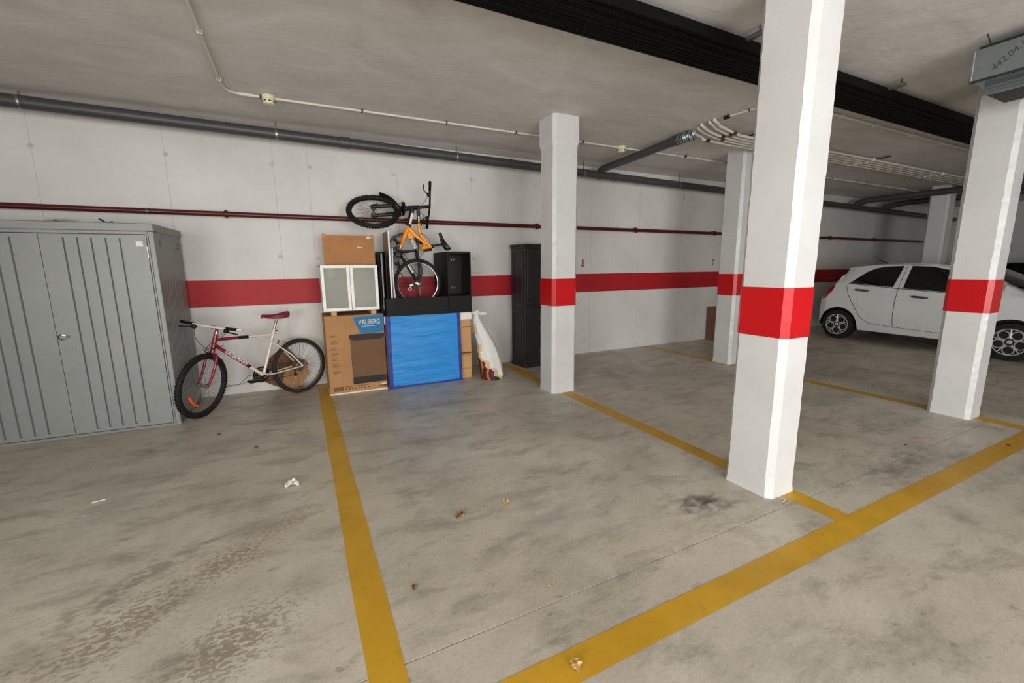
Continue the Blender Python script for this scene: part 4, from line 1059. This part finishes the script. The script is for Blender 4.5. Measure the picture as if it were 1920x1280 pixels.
for k in range(5):
    a = k * 2 * math.pi / 5 + .3; cr.tube([cc, cc + Vector((.075 * math.cos(a), 0, .075 * math.sin(a)))], .008, 6)
cr.lathe([(.03, -.09), (.03, .01)], cc, (0, 1, 0), 18)
cr.build('chainring', M['bikeblack'], t, True)
for s, q in ((-1, (1.115, 1.79)), (1, (1.17, 1.51))):
    c_ = bo('crank_arm', [O(1.135, 1.648, s * .06), O(q[0], q[1], s * .075)], [.014, .01], 'bikeblack')
    MB(Matrix.Translation(O(q[0], q[1], s * .125)) @ Matrix.Rotation(.8, 4, 'Y')).bbox(-.045, .045, -.045, .045, -.013, .013, .006).build('pedal', M['bikeblack'], c_)
rc = MB(); 
for k in range(6): rc.lathe([(.014, k * .0045), (.05 - k * .004, k * .0045), (.05 - k * .004, k * .0045 + .002), (.014, k * .0045 + .002)], O(rx, rz, .03), (0, 1, 0), 24)
rc.build('sprockets', M['bikeblack'], t, True)
MB().tube([O(1.135, 1.735, .042), O(1.20, 1.70, .042), O(1.43, 1.30, .045), O(1.40, 1.235, .045), O(1.34, 1.235, .05), O(1.27, 1.22, .05), O(1.25, 1.27, .05), O(1.06, 1.61, .042), O(1.06, 1.69, .042)], .0045, 6, True).build('chain', M['bikeblack'], t)
dr = MB(); dr.tube([O(rx - .01, rz - .02, .06), O(1.31, 1.235, .07), O(1.275, 1.245, .06)], .016, 8); dr.build('derailleur', M['bikeblack'], t, True)
MB(frame(O(1.285, 1.25, -.02), (1, 0, .4), (-.4, 0, 1))).bbox(-.02, .03, -.015, .015, -.006, .006, .004).build('derailleur_cage', M['decal'], t)
MB(frame(O(1.268, 1.205, -.02), (1, 0, .2), (-.2, 0, 1))).torus((0, 0, 0), (0, 0, 1), .022, .008, 4, 6).build('cage_plate', M['decal'], t)
bo('brake_pair', [O(1.425, 1.60, .03), O(1.455, 1.64, .04), O(1.49, 1.665, .04)], .006, 'alloy'); bo('brake_pair', [O(1.425, 1.56, -.07), O(1.45, 1.53, -.075), O(1.465, 1.56, -.07)], .010, 'bikeblack')
bo('cable_run', [O(1.43, 1.90, -.03), O(1.50, 1.87, -.03), O(1.545, 1.82, -.03), O(1.55, 1.77, -.03)], .0035, 'cable')
bo('tool_pouch', [O(1.36, 1.84, -.02), O(1.40, 1.80, -.035), O(1.45, 1.77, -.03)], [.012, .022, .012], 'bikeblack')

# ------------------------------------------------------------------ cars
def interp(tab, s):
    if s <= tab[0][0]: return tab[0][1]
    for (a, va), (b, vb) in zip(tab, tab[1:]):
        if s <= b: return va + (vb - va) * (s - a) / (b - a)
    return tab[-1][1]
def car(Mx, paint, label, detail=True):
    """hatchback: local s from rear bumper (0) to nose (3.6) along -y of Mx, half width along -x"""
    t = thing('hatchback_car', tuple(Mx @ Vector((0, -1.8, 0))), label, 'car', 'parked cars')
    RW, FW, RT, AR = .46, 2.845, .288, .345
    hw_t = [(0, .60), (.06, .70), (.2, .775), (.6, .797), (2.4, .797), (3.0, .785), (3.35, .72), (3.52, .60), (3.6, .45)]
    top_t = [(0, .62), (.05, .80), (.12, .90), (.22, .985), (.30, 1.12), (.40, 1.27), (.47, 1.385), (.62, 1.435), (.95, 1.472), (1.4, 1.484), (1.8, 1.470), (2.05, 1.435), (2.3, 1.33), (2.6, 1.185), (2.82, 1.06), (3.0, 1.01), (3.3, .93), (3.48, .82), (3.6, .62)]
    belt_t = [(0, .60), (.05, .78), (.12, .88), (.22, .96), (.30, 1.06), (.6, 1.075), (1.4, 1.02), (2.0, .975), (2.6, .96), (2.82, .95), (3.0, .93), (3.3, .86), (3.48, .76), (3.6, .58)]
    bot_t = [(0, .42), (.06, .33), (.2, .27), (.8, .215), (2.5, .205), (3.3, .22), (3.5, .27), (3.6, .40)]
    def low(s):
        b = interp(bot_t, s)
        for c in (RW, FW):
            if abs(s - c) < AR: b = max(b, .285 + math.sqrt(AR * AR - (s - c) ** 2))
        return b
    def half(s, z):
        hw = interp(hw_t, s); bl = interp(belt_t, s); tp = interp(top_t, s)
        if z <= bl:
            k = (z - .2) / max(.05, bl - .2)
            return hw - .055 * max(0, (.35 - k) / .35) ** 2 - .022 * max(0, (k - .55) / .45) ** 2 + (.006 if abs(z - .78) < .03 else 0)
        k = min(1, (z - bl) / max(.02, tp - bl))
        return (hw - .022) - (.20 if tp - bl > .2 else .12) * k ** 1.25
    def surf(s, z, off=0.0, side=1): return Vector((-side * (half(s, z) + off), -s, z))
    st = sorted(set([i * .03 for i in range(121)] + [c + d for c in (RW, FW) for d in (-AR, -AR + .004, AR - .004, AR, -AR + .015, AR - .015)]))
    rs = []
    for s in st:
        lo, bl, tp = low(s), interp(belt_t, s), interp(top_t, s)
        zs = [lo + (bl - lo) * k / 8 for k in range(8)] + [bl + (tp - .02 - bl) * k / 6 for k in range(7)]
        zs = [max(z, lo) for z in zs]
        L = [Vector((-half(s, z), -s, z)) for z in zs]
        hw = half(s, zs[-1])
        cap = [Vector((-hw * c, -s, zs[-1] + .02 * math.sqrt(1 - c * c))) for c in (.9, .7, .4, 0, -.4, -.7, -.9)]
        Rr = [Vector((-p.x, p.y, p.z)) for p in reversed(L)]
        rs.append(L + cap + Rr)
    MB(Mx).loft(rs, False, False, False).build('body_shell', paint, t, True)
    ends = MB(Mx); n = len(rs[0]); ends.add(rs[0], [tuple(range(n))]); ends.add(rs[-1], [tuple(range(n))]); ends.build('bumper_face', paint, t)
    ub = MB(Mx); ub.box(-.60, .60, -3.45, -.12, .20, .60); ub.box(-.5, .5, -3.4, -.15, .6, .95); ub.build('underbody', M['carplast'], t)
    # wheels
    for (s, side) in ((RW, 1), (FW, 1), (RW, -1), (FW, -1)):
        x = -side * .70
        w = MB(Mx); w.lathe([(.16, -.085), (.235, -.09), (RT - .008, -.08), (RT, -.05), (RT, .05), (RT - .008, .08), (.235, .09), (.205, .088)], (x, -s, RT), (1, 0, 0), 40)
        w = w.build('wheel', M['tyre'], t, True)
        ax = -side
        MB(Mx).lathe([(.0, .05), (.20, .05), (.205, .086), (.195, .09), (.19, .062), (.0, .058)], (x, -s, RT), (ax, 0, 0), 36, False).build('rim_back', M['rimdark'], w, True)
        if detail and side == 1:
            r = MB(Mx)
            r.torus((x + ax * .086, -s, RT), (1, 0, 0), .197, .008, 44, 6)
            for k in range(5):
                a = math.radians(90 + 36 + 72 * k)
                c = Vector((x + ax * .080, -s + .122 * math.cos(a), RT + .122 * math.sin(a)))
                r.torus(c, (1, 0, 0), .062, .010, 26, 6)
                b_ = a + math.radians(36)
                r.tube([(x + ax * .078, -s + .05 * math.cos(b_), RT + .05 * math.sin(b_)), (x + ax * .084, -s + .195 * math.cos(b_), RT + .195 * math.sin(b_))], [.014, .009], 6)
            r.lathe([(.035, .05), (.045, .078), (.03, .086), (.0, .088)], (x, -s, RT), (ax, 0, 0), 20)
            r.build('wheel_spokes', M['rim'], w, True)
        if True:
            al = MB(Mx)
            pts = [Vector((-side * (half(s, .6) - .045), -s + (AR + .0) * math.cos(a), .285 + (AR + .0) * math.sin(a))) for a in [math.radians(-5 + 190 * k / 24) for k in range(25)]]
            al.loft([[p, p + Vector((side * .5, 0, 0))] for p in pts], False, False, False); al.build('wheel_arch_liner', M['carplast'], t, True)
    # patches that follow the side
    def patch(name, poly, mt, off, side=1, parent=t, smooth=True):
        cs = sum(p[0] for p in poly) / len(poly); cz = sum(p[1] for p in poly) / len(poly)
        rings = []
        dense = []
        for i, p in enumerate(poly):
            q = poly[(i + 1) % len(poly)]
            for k in range(4): dense.append((p[0] + (q[0] - p[0]) * k / 4, p[1] + (q[1] - p[1]) * k / 4))
        for f in (1, .8, .6, .4, .2, .02): rings.append([surf(cs + (p[0] - cs) * f, cz + (p[1] - cz) * f, off, side) for p in dense])
        return MB(Mx).loft(rings, True, False, True).build(name, mt, parent, smooth)
    for side in (1, -1):
        patch('rear_window', [(.60, 1.105), (.70, 1.20), (.82, 1.315), (.95, 1.385), (1.1, 1.415), (1.355, 1.425), (1.34, 1.25), (1.305, 1.05)], M['carglass'], .006, side)
        patch('front_window', [(1.455, 1.035), (1.475, 1.425), (1.75, 1.41), (2.02, 1.345), (2.3, 1.225), (2.52, 1.10), (2.62, 1.02), (2.0, 1.0)], M['carglass'], .006, side)
        if detail and side == 1:
            patch('tail_lamp', [(.07, .83), (.14, .92), (.22, .99), (.29, 1.09), (.335, 1.13), (.345, 1.03), (.29, .92), (.20, .82), (.12, .76)], M['taillamp'], .007, side)
            def seam(pts, r=.0035, nm='panel_gap', mt='carplast', off=.0015):
                MB(Mx).tube([surf(s, z, off, side) for s, z in pts], r, 5).build(nm, M[mt], t)
            seam([(1.405, 1.43), (1.395, 1.2), (1.385, 1.03), (1.37, .8), (1.365, .6), (1.37, .45), (1.385, .34)])
            seam([(.555, 1.06), (.60, .90), (.68, .76), (.78, .58), (.86, .46), (1.0, .37), (1.38, .335), (2.0, .315), (2.4, .31)])
            seam([(.48, 1.40), (.66, 1.43), (.95, 1.447), (1.4, 1.455), (1.8, 1.437), (2.03, 1.40)], .003)
            seam([(.58, 1.095), (1.3, 1.035), (2.0, .985), (2.6, .965)], .006)
            seam([(2.46, .98), (2.47, .8), (2.46, .6), (2.44, .32)])
            for s, z in ((.72, .985), (1.60, .90)):
                MB(Mx).tube([surf(s, z, .004, side), surf(s + .03, z + .0, .028, side), surf(s + .10, z - .006, .034, side), surf(s + .18, z - .012, .028, side), surf(s + .22, z - .014, .004, side)], [.016, .021, .019, .022, .015], 8).build('door_handle', M['greymetal'], t, True)
            MB(Mx).ball(surf(2.40, 1.06, .09, side), (.085, .06, .055), 14, 10).build('door_mirror', M['carplast'], t, True)
            patch('side_repeater', [(2.56, .815), (2.70, .80), (2.58, .795)], M['greymetal'], .006, side)
            patch('head_lamp', [(3.05, .86), (3.35, .80), (3.50, .70), (3.42, .64), (3.2, .70)], M['alloy'], .006, side)
    # windscreen and tail glass across the car
    def across(sa, sb, mt, nm, inset=.86, lift=.024):
        def fn(u, v):
            s = sa + (sb - sa) * v; z = interp(top_t, s); hw = half(s, z - .02) * inset
            c = u * 2 - 1; return (hw * c, -s - (.0), z + lift - .02 + .02 * math.sqrt(max(0, 1 - (c * .86) ** 2)))
        MB(Mx).grid(fn, 12, 12).build(nm, mt, t, True)
    across(2.04, 2.82, M['carglass'], 'windscreen'); across(.285, .455, M['carglass'], 'tail_glass')
    if detail:
        MB(Mx).tube([Vector((0, -.80, 1.472)), Vector((0, -.68, 1.53)), Vector((0, -.55, 1.62))], [.012, .006, .003], 6).build('antenna', M['carplast'], t, True)
    sp = MB(Mx); sp.loft([[Vector((-.56 + 1.12 * k / 10, -.60, 1.452 - .02 * abs(k - 5) / 5)) for k in range(11)] + [Vector((.56 - 1.12 * k / 10, -.60, 1.425 - .02 * abs(5 - k) / 5)) for k in range(11)],
             [Vector((-.52 + 1.04 * k / 10, -.42, 1.408 - .02 * abs(k - 5) / 5)) for k in range(11)] + [Vector((.52 - 1.04 * k / 10, -.42, 1.375 - .02 * abs(5 - k) / 5)) for k in range(11)]])
    sp.build('roof_spoiler', paint, t, True)
    return t
car(Matrix.Translation((10.40, 5.085, 0)) @ Matrix.Rotation(math.radians(-3.5), 4, 'Z'), M['carwhite'], 'white five-door hatchback parked behind the right-hand columns')
car(Matrix.Translation((14.9, 5.0, 0)), M['carblack'], 'black car parked in the dark beyond the white hatchback', False)
